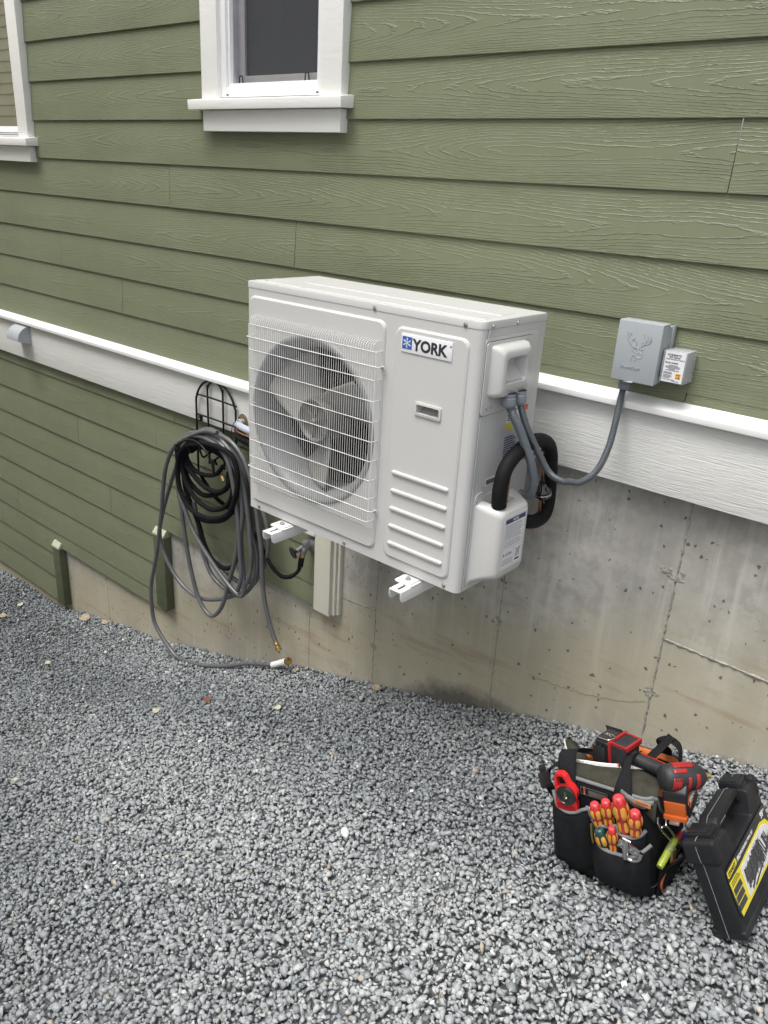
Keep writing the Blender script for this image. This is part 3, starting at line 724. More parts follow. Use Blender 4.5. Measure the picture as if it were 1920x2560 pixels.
MB().tube([(gx1+.002, YG-.0005, 1.189), (gx1+.002, YG-.0005, .650)], .0015, 6).build('edge_wire', M_WIRE, grille, smooth=60)
MB().tube([(gx0-.002, YG-.0005, 1.189), (gx0-.002, YG-.0005, .650)], .0015, 6).build('edge_wire', M_WIRE, grille, smooth=60)

# ---- right side
sd = MB()                                                     # fold line of the side sheet + shallow embossed frame
sd.box(X1-.001, X1+.0004, YF+.0225, YF+.0240, ZB, 1.30)
sd.build('side_seam', M_INKG, body)
MB().box(X1-.001, X1+.0018, YF+.0245, YF+.034, ZB+.001, 1.2995).build('side_flange', M_CASE, body, bevel=.0008)
MB().prism(rrect(-.466, -.196, 1.058, 1.276, .012), 0, .0022, SIDE((X1, 0, 0))).build('side_emboss', M_CASE, body, bevel=.001)
MB().prism(rrect(-.4665, -.2295, 1.0595, 1.2685, .013), .0022, .0026, SIDE((X1, 0, 0))).build('cover_gap_shade', M_INKG, body)  # dark sheet under the cover; its colour paints the shadow gap
cv = MB(); cv.prism(rrect(-.464, -.232, 1.062, 1.266, .012), .0026, .0058, SIDE((X1, 0, 0)))
cover = cv.build('electrical_cover', M_COVER, hp, bevel=.0012)
# hollow moulded hand-hold: rings from plate to crown, then down into the pocket
def hring(y0, y1, z0, z1, r, x, dx=0):
    return [(X1+x+(dx*(z-z0)/(z1-z0)), y, z) for y, z in rrect(y0, y1, z0, z1, r, 6)]
hr = [hring(-.444, -.268, 1.112, 1.258, .014, .004), hring(-.438, -.274, 1.113, 1.256, .016, .024), hring(-.432, -.286, 1.117, 1.248, .018, .038), hring(-.427, -.292, 1.122, 1.241, .018, .043),
      hring(-.4145, -.308, 1.152, 1.226, .012, .043), hring(-.408, -.314, 1.156, 1.220, .010, .034), hring(-.404, -.318, 1.158, 1.217, .009, .004)]
hm = MB(); m = len(hr[0]); hm.add([p for q in hr for p in q], [(k*m+j, k*m+(j+1) % m, (k+1)*m+(j+1) % m, (k+1)*m+j) for k in range(len(hr)-1) for j in range(m)]+[tuple(range((len(hr)-1)*m, len(hr)*m))])
hm.add([(X1+.036, -.408, 1.157), (X1+.036, -.314, 1.157), (X1+.0045, -.318, 1.197), (X1+.0045, -.404, 1.197)], [(0, 1, 2, 3)])
hm.build('hand_hold', M_COVER, cover, smooth=50)
for y in (-.437, -.418): screw((X1+.005, y, 1.082), (1, 0, 0), cover, .0045)
# labels on the side
def label(name, par, M, w, h, mat, lines, col=M_INKG, t=.0006):
    o_ = MB().box(0, w, 0, h, 0, t, M).build(name, mat, par)
    l = MB()
    for (x, y, ww, hh) in lines: l.box(x*w, (x+ww)*w, y*h, (y+hh)*h, t, t+.0003, M)
    if lines: l.build('printed_lines', col, o_)
    return o_
rl = random.Random(9)
def para(y0, y1, n, x0=.08, x1=.92, th=.5):
    st_ = (y1-y0)/n; return [(x0+rl.random()*.03, y0+i*st_, (x1-x0)*rl.uniform(.72, 1), st_*th) for i in range(n)]
label('caution_label', body, SIDE((X1+.0004, -.318, .995)), .066, .075, M_LBL, para(.35, .92, 6), M_INK)
MB().box(0, .066, 0, .020, .0011, .0014, SIDE((X1+.0004, -.318, .995))).build('yellow_band', M_YEL, body)
label('rating_label', body, SIDE((X1+.0004, -.322, .905)), .078, .083, M_LBL2, para(.06, .85, 9), M_NAVY)
label('warning_label', body, SIDE((X1+.0004, -.236, 1.040)), .034, .024, M_RED, [])
label('barcode_label', body, SIDE((X1+.0004, -.394, .838)), .055, .024, M_LBL, [(.08+i*.038, .15, .018+.012*(i % 3 == 0), .6) for i in range(22)], M_INK)
label('small_label', body, SIDE((X1+.0004, -.300, .838)), .030, .030, M_LBL, para(.12, .9, 4), M_INK)
# valve cover: back plate, tapered box with an open notch at the top for the pipes
vp = MB().prism(rrect(-.446, -.215, .517, .812, .022), 0, .003, SIDE((X1, 0, 0))); vc = vp.build('valve_cover', M_COVER, hp, bevel=.001)
lug = MB(); lug.prism([(-.446+.03*(1-math.cos(R(a))), .795+.03*math.sin(R(a))) for a in range(0, 91, 15)]+[(-.405, .825), (-.405, .79)], 0, .004, SIDE((X1, 0, 0))); lug.build('cover_lug', M_COVER, vc)
XO = .160; s_ = MB()
def vr(y0, y1, z0, z1, x, r): return [(x, y, z) for y, z in rrect(y0, y1, z0, z1, r, 8)]
# shell: outer surface built from rings, top wall left out between the notch limits
rings = [vr(-.440, -.222, .522, .795, X1+.002, .016), vr(-.438, -.226, .535, .796, X1+.010, .018), vr(-.434, -.245, .552, .794, X1+.045, .022), vr(-.430, -.262, .562, .792, XO-.020, .024), vr(-.424, -.272, .568, .786, XO-.006, .022), vr(-.414, -.284, .578, .776, XO, .018)]
m = len(rings[0]); V = [p for q in rings for p in q]
F = [(k*m+j, k*m+(j+1) % m, (k+1)*m+(j+1) % m, (k+1)*m+j) for k in range(len(rings)-1) for j in range(m)]
F += [tuple(range((len(rings)-1)*m, len(rings)*m)), tuple(range(m))[::-1]]
s_.add(V, F); vsh = s_.build('cover_shell', M_COVER, vc, smooth=50, recalc=True)
ct = MB(); ct.prism(rrect(X1-.004, X1+.056, -.402, -.302, .014, 5), .62, .90); cto = ct.build('cutter', M_COVER, None, recalc=True)
md = vsh.modifiers.new('b', 'BOOLEAN'); md.object = cto; md.operation = 'DIFFERENCE'; md.solver = 'EXACT'
dg = bpy.context.evaluated_depsgraph_get(); nm_ = bpy.data.meshes.new_from_object(vsh.evaluated_get(dg)); vsh.modifiers.clear(); vsh.data = nm_
nm_.polygons.foreach_set('use_smooth', [True]*len(nm_.polygons)); nm_.set_sharp_from_angle(angle=R(40)); bpy.data.objects.remove(cto)
screw((X1+.003, -.432, .800), (1, 0, 0), vc, .0055); screw((X1+.001, -.272, .832), (1, 0, 0), vc, .005)
ML = frame((XO+.0006, -.408, .596), (0, 1, 0), (0, 0, 1))
lb = MB().box(0, .118, 0, .176, 0, .0006, ML).build('notice_label', M_LBL, vc)
MB().box(.006, .112, .150, .164, .0006, .0010, ML).build('label_header', M_NAVY, lb)
text('lettering', 'NOTICE', .0085, M_LBL, lb, ML @ Matrix.Translation((.059, .154, .0012)), .0001, .0003, ax='CENTER')
l = MB()
for y0, y1, n_2 in ((.098, .145, 8), (.072, .092, 3), (.012, .034, 4)):
    for i in range(n_2):
        yy = y0+(y1-y0)*(i+.3)/n_2; l.box(.009, (.009+rl.uniform(.080, .100)) if y0 > .05 else .064, yy, yy+.0016, .0006, .0009, ML)
l.build('printed_lines', M_INKG, lb)
bo = MB()
for q in ((.004, .114, .004, .0046), (.004, .114, .1665, .1671), (.004, .0046, .004, .167), (.1134, .114, .004, .167), (.004, .114, .0655, .0661), (.004, .114, .0945, .0951), (.0675, .0681, .004, .066)): bo.box(*q, .0006, .0009, ML)
bo.build('label_border', M_INKG, lb)
text('lettering', 'R-410A', .016, M_INK, lb, ML @ Matrix.Translation((.009, .042, .0008)), .0001, 0, sx=1.0)
wb = MB(); Mw = ML @ Matrix.Translation((.092, .040, .0008))      # crossed-out bin symbol
for a, b_ in (((-.008, -.012), (-.010, .010)), ((.006, -.012), (.009, .010)), ((-.011, .010), (.012, .013)), ((-.008, -.012), (.006, -.012)), ((-.013, -.015), (.013, .016)), ((.013, -.015), (-.013, .016))):
    wb.tube([(*a, 0), (*b_, 0)], .0007, 4, M=Mw)
wb.box(-.012, .012, -.026, -.020, -.0002, .0003, Mw); wb.build('bin_symbol', M_INK, lb)
# mounting feet visible below the front
for x in (-.684, -.104):
    f_ = MB(); f_.prism(rrect(-.036, .036, -.042, .060, .010), 0, .004, Matrix.Translation((x, YF-.006, ZB-.0135)))
    f_.prism(rrect(-.028, .028, -.034, .060, .008), .004, .0075, Matrix.Translation((x, YF-.006, ZB-.0135)))
    ft = f_.build('foot', M_WIRE, hp, bevel=.0025)
    MB().lathe([(.0105, 0), (.0105, .002), (.0075, .0021), (.0075, .007), (.005, .0085), (.0001, .0085)], 6, Matrix.Translation((x, YF-.020, ZB-.006))).build('bolt', M_STEEL, ft, smooth=35)
# wall brackets: two white channels with a slot, reaching out from the wall, on a rail
M_BRK = simple("white_bracket_steel", (.80, .80, .79), .35, var=.03)
for x, lb_ in ((-.678, 'white steel wall bracket under the left side of the heat pump'), (-.094, 'white steel wall bracket under the right side of the heat pump, beside bare concrete')):
    zc = ZB-.0145; br = thing('wall_bracket', lb_, 'bracket', (x, YF-.096, zc)); 
    c_ = MB(); w = .0235; t_ = .0025; L_ = .645
    # top face in four strips round the slot, two side flanges with rounded front ends
    for q in ((-w, w, 0, .014), (-w, -.0045, .014, .062), (.0045, w, .014, .062), (-w, w, .062, L_-.082)): c_.box(*q[:4], -t_, 0)
    for sx_ in (-w, w-t_):
        pr = [(.0, 0), (.0, -.016), (.004, -.028), (.013, -.035), (.024, -.036), (L_-.082, -.036), (L_-.082, 0)]
        c_.add([(sx_, y, z-t_) for y, z in pr]+[(sx_+t_, y, z-t_) for y, z in pr], [tuple(range(7)), tuple(range(7, 14))[::-1]]+[(i, (i+1) % 7, 7+(i+1) % 7, 7+i) for i in range(7)])
    c_.build('arm', M_BRK, br, bevel=.0008, recalc=True)
    u_ = MB().box(-.035, .035, .502, .550, -.04, .35); u_.build('upright', M_BRK, br, bevel=.001)
fl_ = MB(); fl_.box(-1.062, -.996, -.026, -.001, .205, .2075).box(-1.062, -.996, -.0285, -.0262, .205, .234); fl_.build('flashing', M_CAP, house, bevel=.0006)
# ================================================================== THINGS FIXED TO OR HANGING ON THE WALL
def rebase(root, loc):
    """move the root empty to its base; its children keep their place"""
    loc = Vector(loc); root.location = loc
    for c in root.children: c.location = Vector(c.location)-loc
rebase(hp, ((X0+X1)/2, (YF+YB)/2, ZB))
def tubes(name, pts, r, mat, par, seg=12, k=6, sm=60): return MB().tube(smooth_path(pts, k), r, seg).build(name, mat, par, smooth=sm)
M_GREYB = simple("grey_box_paint", (.36, .39, .415), .38, var=.03, vs=10, bs=.08, bscale=700)
M_GREYP = simple("grey_pvc", (.22, .245, .275), .4, var=.06, vs=30)
M_COND = simple("grey_flex_conduit", (.125, .145, .165), .35, var=.08, vs=40, coat=.2)
M_COND2 = simple("dark_flex_conduit", (.095, .108, .122), .35, var=.08, vs=40, coat=.2)
M_FOAM = simple("black_pipe_foam", (.006, .0065, .0075), .7, spec=.25, var=.25, vs=30, bs=.3, bscale=400, bd=.0006)
M_COPPER = simple("aged_copper", (.42, .19, .10), .38, metal=.85, var=.3, vs=60, dirt=(.12, .07, .05, .5))
M_GLOSSB = simple("gloss_black_enamel", (.008, .008, .009), .10, var=.1, coat=.8)
M_IRON = simple("black_wire_coating", (.006, .006, .007), .4, spec=.3, var=.2, vs=50)
M_BRASS = simple("worn_brass", (.50, .36, .15), .35, metal=.9, var=.2, vs=90, dirt=(.2, .14, .08, .4))
M_CHROME = simple("chrome", (.62, .62, .62), .14, metal=1, var=.05)
M_HOSE = simple("grey_hose_vinyl", (.098, .100, .106), .36, var=.10, vs=18, coat=.15, dirt=(.22, .22, .21, .25))
M_HOSEB = simple("black_fabric_hose", (.006, .0065, .008), .85, spec=.2, var=.4, vs=200, bs=.8, bscale=900, bd=.0012)
M_WHITEP = simple("white_plastic", (.80, .80, .80), .35, var=.03)
# vent hood on the left band
vh = MB(); xL, xR = -3.524, -3.389; prof = [(-.024, .755)]+[(-.024-.081*math.sin(R(a)), .755-.078*(1-math.cos(R(a)))) for a in range(0, 91, 10)]+[(-.105, .672), (-.024, .648)]
n = len(prof); vh.add([(xL, y, z) for y, z in prof]+[(xR, y, z) for y, z in prof], [tuple(range(n)), tuple(range(n, 2*n))[::-1]]+[(i, (i+1) % n, n+(i+1) % n, n+i) for i in range(n)])
tag(vh.build('vent_hood', M_GREYB, None, smooth=25, recalc=True, merge=True), 'grey curved vent hood under the cap of the white band at the far left', 'vent hood')
# disconnect box
db = thing('disconnect_box', 'grey metal electrical disconnect box with an embossed stag head on the green siding', 'electrical box')
b = MB(); b.box(.270, .3935, -.070, -.001, 1.166, 1.318); b.box(.3935, .3975, -.022, -.001, 1.172, 1.322); body_b = b.build('body', M_GREYB, db, bevel=.002)
b = MB(); b.box(.2665, .3965, -.094, -.0905, 1.1585, 1.3265); b.box(.2665, .2700, -.0903, -.045, 1.1625, 1.3235); b.box(.3930, .3965, -.0903, -.045, 1.1625, 1.3235); b.box(.2665, .3965, -.0903, -.040, 1.3236, 1.3275); b.box(.2702, .3928, -.0903, -.060, 1.1585, 1.1620)
cvb = b.build('cover', M_GREYB, db, bevel=.0018)
h_ = MB(); h_.tube(smooth_path([(.308, -.092, 1.1615), (.311, -.099, 1.1585), (.322, -.101, 1.158), (.333, -.099, 1.1585), (.336, -.092, 1.1615)], 4), .0018, 8); h_.build('hasp', M_CHROME, cvb)
eb = MB(); YE = -.0939
def er(pts, r=.0013):
    eb.tube(smooth_path(pts, 3), [r]*((len(pts)-1)*3+1), 6)
for q in ([(0.3002,-0.0943,1.2959),(0.2971,-0.0943,1.2903),(0.2969,-0.0943,1.2839),(0.3005,-0.0943,1.2754),(0.3089,-0.0943,1.2677),(0.3175,-0.0943,1.2621),(0.3274,-0.0943,1.2566),(0.3333,-0.0943,1.2544)], [(0.3081,-0.0943,1.2939),(0.3049,-0.0943,1.2890),(0.3030,-0.0943,1.2810),(0.3030,-0.0943,1.2771)], [(0.3216,-0.0943,1.2807),(0.3153,-0.0943,1.2778),(0.3105,-0.0943,1.2699)], [(0.3195,-0.0943,1.2772),(0.3277,-0.0943,1.2734),(0.3284,-0.0943,1.2658),(0.3265,-0.0943,1.2616)],
          [(0.3374,-0.0943,1.2544),(0.3430,-0.0943,1.2605),(0.3500,-0.0943,1.2668),(0.3613,-0.0943,1.2712),(0.3681,-0.0943,1.2773),(0.3688,-0.0943,1.2876),(0.3648,-0.0943,1.2945)], [(0.3428,-0.0943,1.2617),(0.3440,-0.0943,1.2696),(0.3455,-0.0943,1.2762)], [(0.3499,-0.0943,1.2674),(0.3536,-0.0943,1.2763),(0.3510,-0.0943,1.2860),(0.3450,-0.0943,1.2965)], [(0.3566,-0.0943,1.2742),(0.3587,-0.0943,1.2847),(0.3557,-0.0943,1.2969)], [(0.3618,-0.0943,1.2751),(0.3663,-0.0943,1.2834),(0.3653,-0.0943,1.2851)],
          [(0.3114,-0.0943,1.2578),(0.3163,-0.0943,1.2496),(0.3242,-0.0943,1.2445),(0.3280,-0.0943,1.2386)], [(0.3147,-0.0943,1.2584),(0.3237,-0.0943,1.2547),(0.3337,-0.0943,1.2525)], [(0.3286,-0.0943,1.2504),(0.3348,-0.0943,1.2463),(0.3373,-0.0943,1.2402),(0.3298,-0.0943,1.2441)], [(0.3389,-0.0943,1.2534),(0.3471,-0.0943,1.2535),(0.3506,-0.0943,1.2566)], [(0.3486,-0.0943,1.2525),(0.3490,-0.0943,1.2435),(0.3497,-0.0943,1.2359),(0.3463,-0.0943,1.2289),(0.3381,-0.0943,1.2287),(0.3292,-0.0943,1.2324)],
          [(0.3219,-0.0943,1.2343),(0.3192,-0.0943,1.2267),(0.3187,-0.0943,1.2181)], [(0.3219,-0.0943,1.2343),(0.3287,-0.0943,1.2349),(0.3326,-0.0943,1.2290),(0.3302,-0.0943,1.2195)], [(0.3404,-0.0943,1.2459),(0.3453,-0.0943,1.2416),(0.3484,-0.0943,1.2395)]): er([(x, -.0941, z) for x, y, z in q], .0013)
eb.build('stag_emblem', M_GREYB, cvb, smooth=60)
text('lettering', 'DiversiTech', .0125, M_GREYB, cvb, FRONT((.2895, -.0942, 1.195)), .0014, .0002, sx=1.0)
# connector under the box
cn = MB(); Mc = toward((.292, -.047, 1.160), (0, 0, -1)); cn.lathe([(.0215, -.004), (.0215, .006), (.0175, .0065), (.0175, .018), (.019, .019), (.018, .034), (.0145, .036)], 20, Mc)
# surge protector
sp_ = thing('surge_protector', 'clear-cased surge protector with a printed white label beside the grey disconnect box', 'surge protector')
t = NT("clear_case", .08, spec=.6); t.col((.62, .64, .66)); t.p.inputs['Alpha'].default_value = .42; M_CLEAR = t.m
b = MB(); b.box(.4005, .470, -.074, -.004, 1.172, 1.262); b.build('case', M_CLEAR, sp_, bevel=.004)
b = MB(); b.box(.404, .4655, -.069, -.003, 1.175, 1.259); core = b.build('core', simple("surge_core_grey", (.40, .41, .42), .5, var=.06), sp_, bevel=.002)
b = MB(); b.box(.3970, .4045, -.062, -.02, 1.205, 1.235); b.build('conduit_nipple', M_GREYB, sp_)
b = MB(); b.box(.4085, .466, -.0755, -.0742, 1.1755, 1.2595); lb2 = b.build('label', M_LBL, sp_)
Ms = FRONT((.4085, -.0755, 1.1755))
text('lettering', 'INTERMATIC', .0078, M_INK, lb2, Ms @ Matrix.Translation((.006, .0725, 0)), .0003, .0002, sx=.9)
text('lettering', 'AG Series', .0078, M_INK, lb2, Ms @ Matrix.Translation((.011, .0665, 0)), .0003, .0002)
text('lettering', 'SURGE PROTECTIVE DEVICE', .0042, M_INK, lb2, Ms @ Matrix.Translation((.003, .0615, 0)), .0003, .0001)
text('lettering', 'Model: AG3000', .0056, M_INK, lb2, Ms @ Matrix.Translation((.003, .0515, 0)), .0003, .0002)
l = MB()
for y, x0, x1 in ((.046, .014, .040), (.0425, .006, .047), (.039, .006, .046), (.0355, .015, .033), (.032, .008, .045), (.026, .003, .026), (.0225, .003, .028), (.018, .003, .026), (.0145, .003, .028), (.011, .003, .022), (.006, .003, .036), (.003, .030, .050)): l.box(x0, x1, y, y+.0019, .0002, .0005, Ms)
l.build('printed_lines', M_INKG, lb2)
MB().box(.038, .0525, .0115, .0265, .0002, .0005, Ms).build('hazard_mark', simple("mark_orange", (.80, .38, .06), .4, var=.3, vs=200), lb2)
mk = MB()
for x, y, s_i in ((.0405, .0215, .003), (.046, .022, .0035), (.046, .0145, .004), (.0402, .014, .0022)): mk.box(x, x+s_i, y-.001, y+s_i*.6, .0005, .0007, Ms)
mk.build('hazard_glyphs', M_INK, lb2)
# flexible conduits
def ribbed(pts, r, amp=.06, pitch=.0042):
    P = smooth_path(pts, 10); L = [0]
    for a, b_ in zip(P[:-1], P[1:]): L.append(L[-1]+(b_-a).length)
    n = int(L[-1]/(pitch/4)); out = []; rr = []; j = 0
    for i in range(n+1):
        s_ = L[-1]*i/n
        while j < len(L)-2 and L[j+1] < s_: j += 1
        t_ = (s_-L[j])/max(1e-9, L[j+1]-L[j]); out.append(P[j].lerp(P[j+1], t_)); rr.append(r*(1+amp*math.sin(2*math.pi*s_/pitch)))
    return out, rr
cd = thing('power_conduit', 'grey flexible conduit sagging from the heat pump to the disconnect box', 'conduit')
pts = [(0.1107,-0.3250,1.0967),(0.1173,-0.3250,1.0790),(0.1255,-0.3180,1.0499),(0.1346,-0.3050,1.0151),(0.1448,-0.2850,0.9788),(0.1550,-0.2650,0.9440),(0.1657,-0.2450,0.9087),(0.1788,-0.2250,0.8757),(0.1978,-0.2100,0.8567),(0.2179,-0.1950,0.8471),(0.2317,-0.1850,0.8481)]+[(0.2645,-0.1700,0.8532),(0.2985,-0.1500,0.8961),(0.3089,-0.1200,0.9643),(0.3017,-0.0850,1.0340),(0.2935,-0.0600,1.0870)]+[(.292, -.047, 1.135)]
o_, rr = ribbed(pts, .0098, .08); MB().tube(o_, rr, 14).build('hose', M_COND2, cd, smooth=60)
cn.build('connector', M_GREYP, cd, smooth=35)
def glands(x, y, z, r, par, d=(0.10, 0, -1)):
    g_ = MB(); M_ = toward((x, y, z), d); g_.lathe([(r*.8, -.006), (r, -.006), (r, .002), (r*.93, .003), (r*.93, .006), (r*1.04, .008), (r*1.04, .026), (r*.96, .030), (r*.8, .033), (r*.7, .036)], 24, M_)
    c_ = MB().lathe([(r*1.05, -.0075), (r*1.05, -.006)], 20, M_).build('lock_nut', M_IRON, par); return g_.build('connector', M_GREYP, par, smooth=35)
pc = Vector(pts[0]); glands(pc.x, pc.y, 1.118, .0165, cd)
cd2 = thing('control_conduit', 'lighter ribbed grey conduit dropping from the heat pump cover down behind the valve cover', 'conduit')
pts2 = [(0.1034,-0.3750,1.1031),(0.1116,-0.3720,1.0814),(0.1213,-0.3650,1.0572),(0.1331,-0.3500,1.0254),(0.1417,-0.3350,0.9923),(0.1491,-0.3200,0.9606),(0.1571,-0.3050,0.9264),(0.1612,-0.2900,0.8905),(0.1613,-0.2750,0.8552),(0.1557,-0.2620,0.8227),(0.1423,-0.2500,0.7993),(0.1203,-0.2400,0.7855),(0.0988,-0.2300,0.7837)]
o_, rr = ribbed(pts2, .0122, .09, .0055); MB().tube(o_, rr, 14).build('hose', M_COND, cd2, smooth=60)
pc = Vector(pts2[0]); glands(pc.x, pc.y, 1.116, .0205, cd2)
# refrigerant line set looping out of the valve cover
ls = thing('refrigerant_lines', 'black insulated and bare copper refrigerant lines looping beside the right side of the heat pump', 'refrigerant pipes')
pb = [(0.1300,-0.4014,0.7962),(0.1300,-0.4052,0.8154),(0.1300,-0.4064,0.8516),(0.1300,-0.3961,0.8978),(0.1300,-0.3682,0.9288),(0.1300,-0.3187,0.9522),(0.1300,-0.2646,0.9621),(0.1300,-0.2095,0.9583),(0.1300,-0.1612,0.9377),(0.1300,-0.1341,0.9053),(0.1300,-0.1191,0.8545),(0.1300,-0.1081,0.7912),(0.1300,-0.1019,0.7301),(0.1300,-0.1149,0.6922),(0.1300,-0.1529,0.6816),(0.1300,-0.2081,0.6912),(0.1300,-0.2644,0.7135)]
MB().tube(smooth_path(pb, 8), .0222, 22).build('insulated_pipe', M_FOAM, ls, smooth=60)
pcu = [(0.1220,-0.3466,0.7789),(0.1220,-0.3517,0.8034),(0.1220,-0.3511,0.8489),(0.1220,-0.3485,0.8956),(0.1220,-0.3273,0.9154),(0.1220,-0.2817,0.9177),(0.1220,-0.2230,0.9141),(0.1220,-0.1833,0.9172),(0.1220,-0.1604,0.9123),(0.1220,-0.1462,0.8964),(0.1220,-0.1464,0.8752),(0.1220,-0.1518,0.8502),(0.1220,-0.1441,0.8099)]
MB().tube(smooth_path(pcu, 6), .0052, 10).build('copper_pipe', M_COPPER, ls, smooth=60)
pcd = [(0.1220,-0.1372,0.7618),(0.1220,-0.1397,0.7328),(0.1220,-0.1371,0.7122),(0.1220,-0.1345,0.6839),(0.1220,-0.1408,0.6604),(0.1220,-0.1613,0.6525),(0.1220,-0.1978,0.6670),(0.1220,-0.2458,0.6885)]
MB().tube(smooth_path(pcd, 6), .0052, 10).build('copper_pipe', M_COPPER, ls, smooth=60)
a_, b_ = Vector([(0.1350,-0.1721,0.8323)][0]), Vector([(0.1350,-0.1453,0.7383)][0])
Md = toward(b_, a_-b_); L_ = (a_-b_).length
fd = MB().lathe([(.006, 0), (.0065, L_*.16), (.010, L_*.2), (.0235, L_*.27), (.0275, L_*.34), (.0275, L_*.50), (.0265, L_*.53), (.017, L_*.62), (.013, L_*.72), (.008, L_*.8), (.0075, L_*.86), (.0065, L_*.86), (.006, L_)], 26, Md).build('filter_drier', M_GLOSSB, ls, smooth=40)
MB().lathe([(.0278, L_*.40), (.0284, L_*.41), (.0284, L_*.43), (.0278, L_*.44)], 26, Md).build('drier_band', M_CHROME, fd)
MB().lathe([(.0085, L_*.80), (.0098, L_*.81), (.0098, L_*.86), (.0085, L_*.87)], 6, Md).build('flare_nut', M_IRON, fd)
# pipe bundle coming out of the hole in the band
pb_ = thing('pipe_bundle', 'tied grey, copper and black pipes entering a round hole in the left white band', 'pipes')
hx, hz_ = -1.468, .607
M_HOLE = simple("cut_wood_hole", (.16, .105, .05), .9, var=.4, vs=120); hl = MB(); hl.lathe([(.036, 0), (.036, .0012), (.0355, .0014)], 28, FRONT((hx, -.0242, hz_)) @ Matrix.Diagonal((1, 1.25, 1, 1)))
hl.build('pipe_hole', M_HOLE, bl_)
MB().tube(smooth_path([(hx-.004, -.02, hz_+.004), (hx+.012, -.06, hz_+.012), (hx+.05, -.085, hz_+.012), (hx+.16, -.10, hz_+.01), (hx+.5, -.11, hz_+.01)], 6), .0165, 16).build('grey_pipe', simple("pale_grey_pipe", (.42, .45, .52), .35, var=.04), pb_, smooth=60)
MB().tube(smooth_path([(hx-.006, -.02, hz_-.022), (hx+.006, -.06, hz_-.012), (hx+.05, -.10, hz_-.010), (hx+.16, -.115, hz_-.01), (hx+.5, -.12, hz_-.01)], 6), .0048, 10).build('copper_pipe', M_COPPER, pb_, smooth=60)
MB().tube(smooth_path([(hx-.004, -.015, hz_-.040), (hx+.008, -.055, hz_-.043), (hx+.05, -.082, hz_-.042), (hx+.16, -.10, hz_-.04), (hx+.5, -.11, hz_-.04)], 6), .0195, 16).build('insulated_pipe', M_FOAM, pb_, smooth=60)
MB().tube([(hx+.032+.004*math.sin(R(a)), -.088+.030*math.cos(R(a)), hz_-.016+.050*math.sin(R(a))) for a in range(0, 360, 15)], .0016, 6, closed=True).build('cable_tie', M_BLACK, pb_)
# spigot and its braided lead
sg = thing('spigot', 'small zinc wall tap with a dark wheel handle left of the cream post', 'tap')
g_ = MB(); ax = Vector((-1.030, -.004, .150)); g_.lathe([(.034, 0), (.034, .004), (.026, .010), (.016, .022), (.0145, .040)], 24, frame(ax, (1, 0, 0), (0, .25, 1)) @ Matrix.Rotation(0, 4, 'X'))
g_.tube(smooth_path([(-1.030, -.01, .15), (-1.034, -.036, .146), (-1.040, -.050, .122), (-1.042, -.056, .088)], 5), [.0165]*6+[.0155]*5+[.013]*5, 16)
g_.lathe([(.0165, 0), (.0175, .004), (.0175, .026), (.0155, .029), (.0001, .030)], 20, toward((-1.036, -.038, .146), (-.05, -.1, 1)))
g_.tube([(-1.046, -.05, .145), (-1.050, -.082, .134)], .0100, 12)
M_ZINC = simple("cast_zinc", (.20, .205, .21), .5, metal=.5, var=.12, vs=60); sb_ = g_.build('valve_body', M_ZINC, sg, smooth=40)
wd = Vector((-.25, -.90, -.25)).normalized(); Mwh = toward(Vector((-1.050, -.082, .134)), wd)
w_ = MB(); w_.lathe([(.0235, .012), (.0262, .014), (.0262, .021), (.022, .0225), (.013, .017), (.0001, .017)], 32, Mwh, shape=lambda a, z: 1+.10*math.cos(8*a)); w_.lathe([(.009, 0), (.009, .018), (.0001, .020)], 10, Mwh)
w_.build('wheel_handle', M_GLOSSB, sg, smooth=35)
lead = thing('supply_hose', 'short black ribbed hose joining the wall tap to the hose rack', 'hose')
pl_ = [(-1.0377,-0.0580,0.1156),(-1.0379,-0.0600,0.0985),(-1.0366,-0.0650,0.0686)]; MB().tube(pl_, [.0105, .0115, .0100], 14).build('brass_fitting', M_BRASS, lead, smooth=40)
pl2 = [(-1.0389,-0.0600,0.1003),(-1.0379,-0.0680,0.0585)]; MB().tube(pl2, .0128, 14).build('sleeve', M_HOSEB, lead)
pts3 = [(-1.0380,-0.0680,0.0620),(-1.0440,-0.0750,0.0371),(-1.0575,-0.0900,0.0158),(-1.0947,-0.0900,-0.0077),(-1.1376,-0.0900,-0.0180),(-1.1764,-0.0900,-0.0068),(-1.2107,-0.0900,0.0136),(-1.2459,-0.0850,0.0433),(-1.2912,-0.0800,0.0845),(-1.3318,-0.0750,0.1277),(-1.3676,-0.0700,0.1655),(-1.3876,-0.0700,0.1955)]+[(-1.4741,-0.0700,0.1777),(-1.5588,-0.0700,0.1958),(-1.6126,-0.0700,0.2092),(-1.6555,-0.0700,0.2337),(-1.6852,-0.0800,0.2722),(-1.7037,-0.0900,0.3063)]
o_, rr = ribbed(pts3, .0085, .22, .010); MB().tube(o_, rr, 12).build('braided_hose', M_HOSEB, lead, smooth=60)

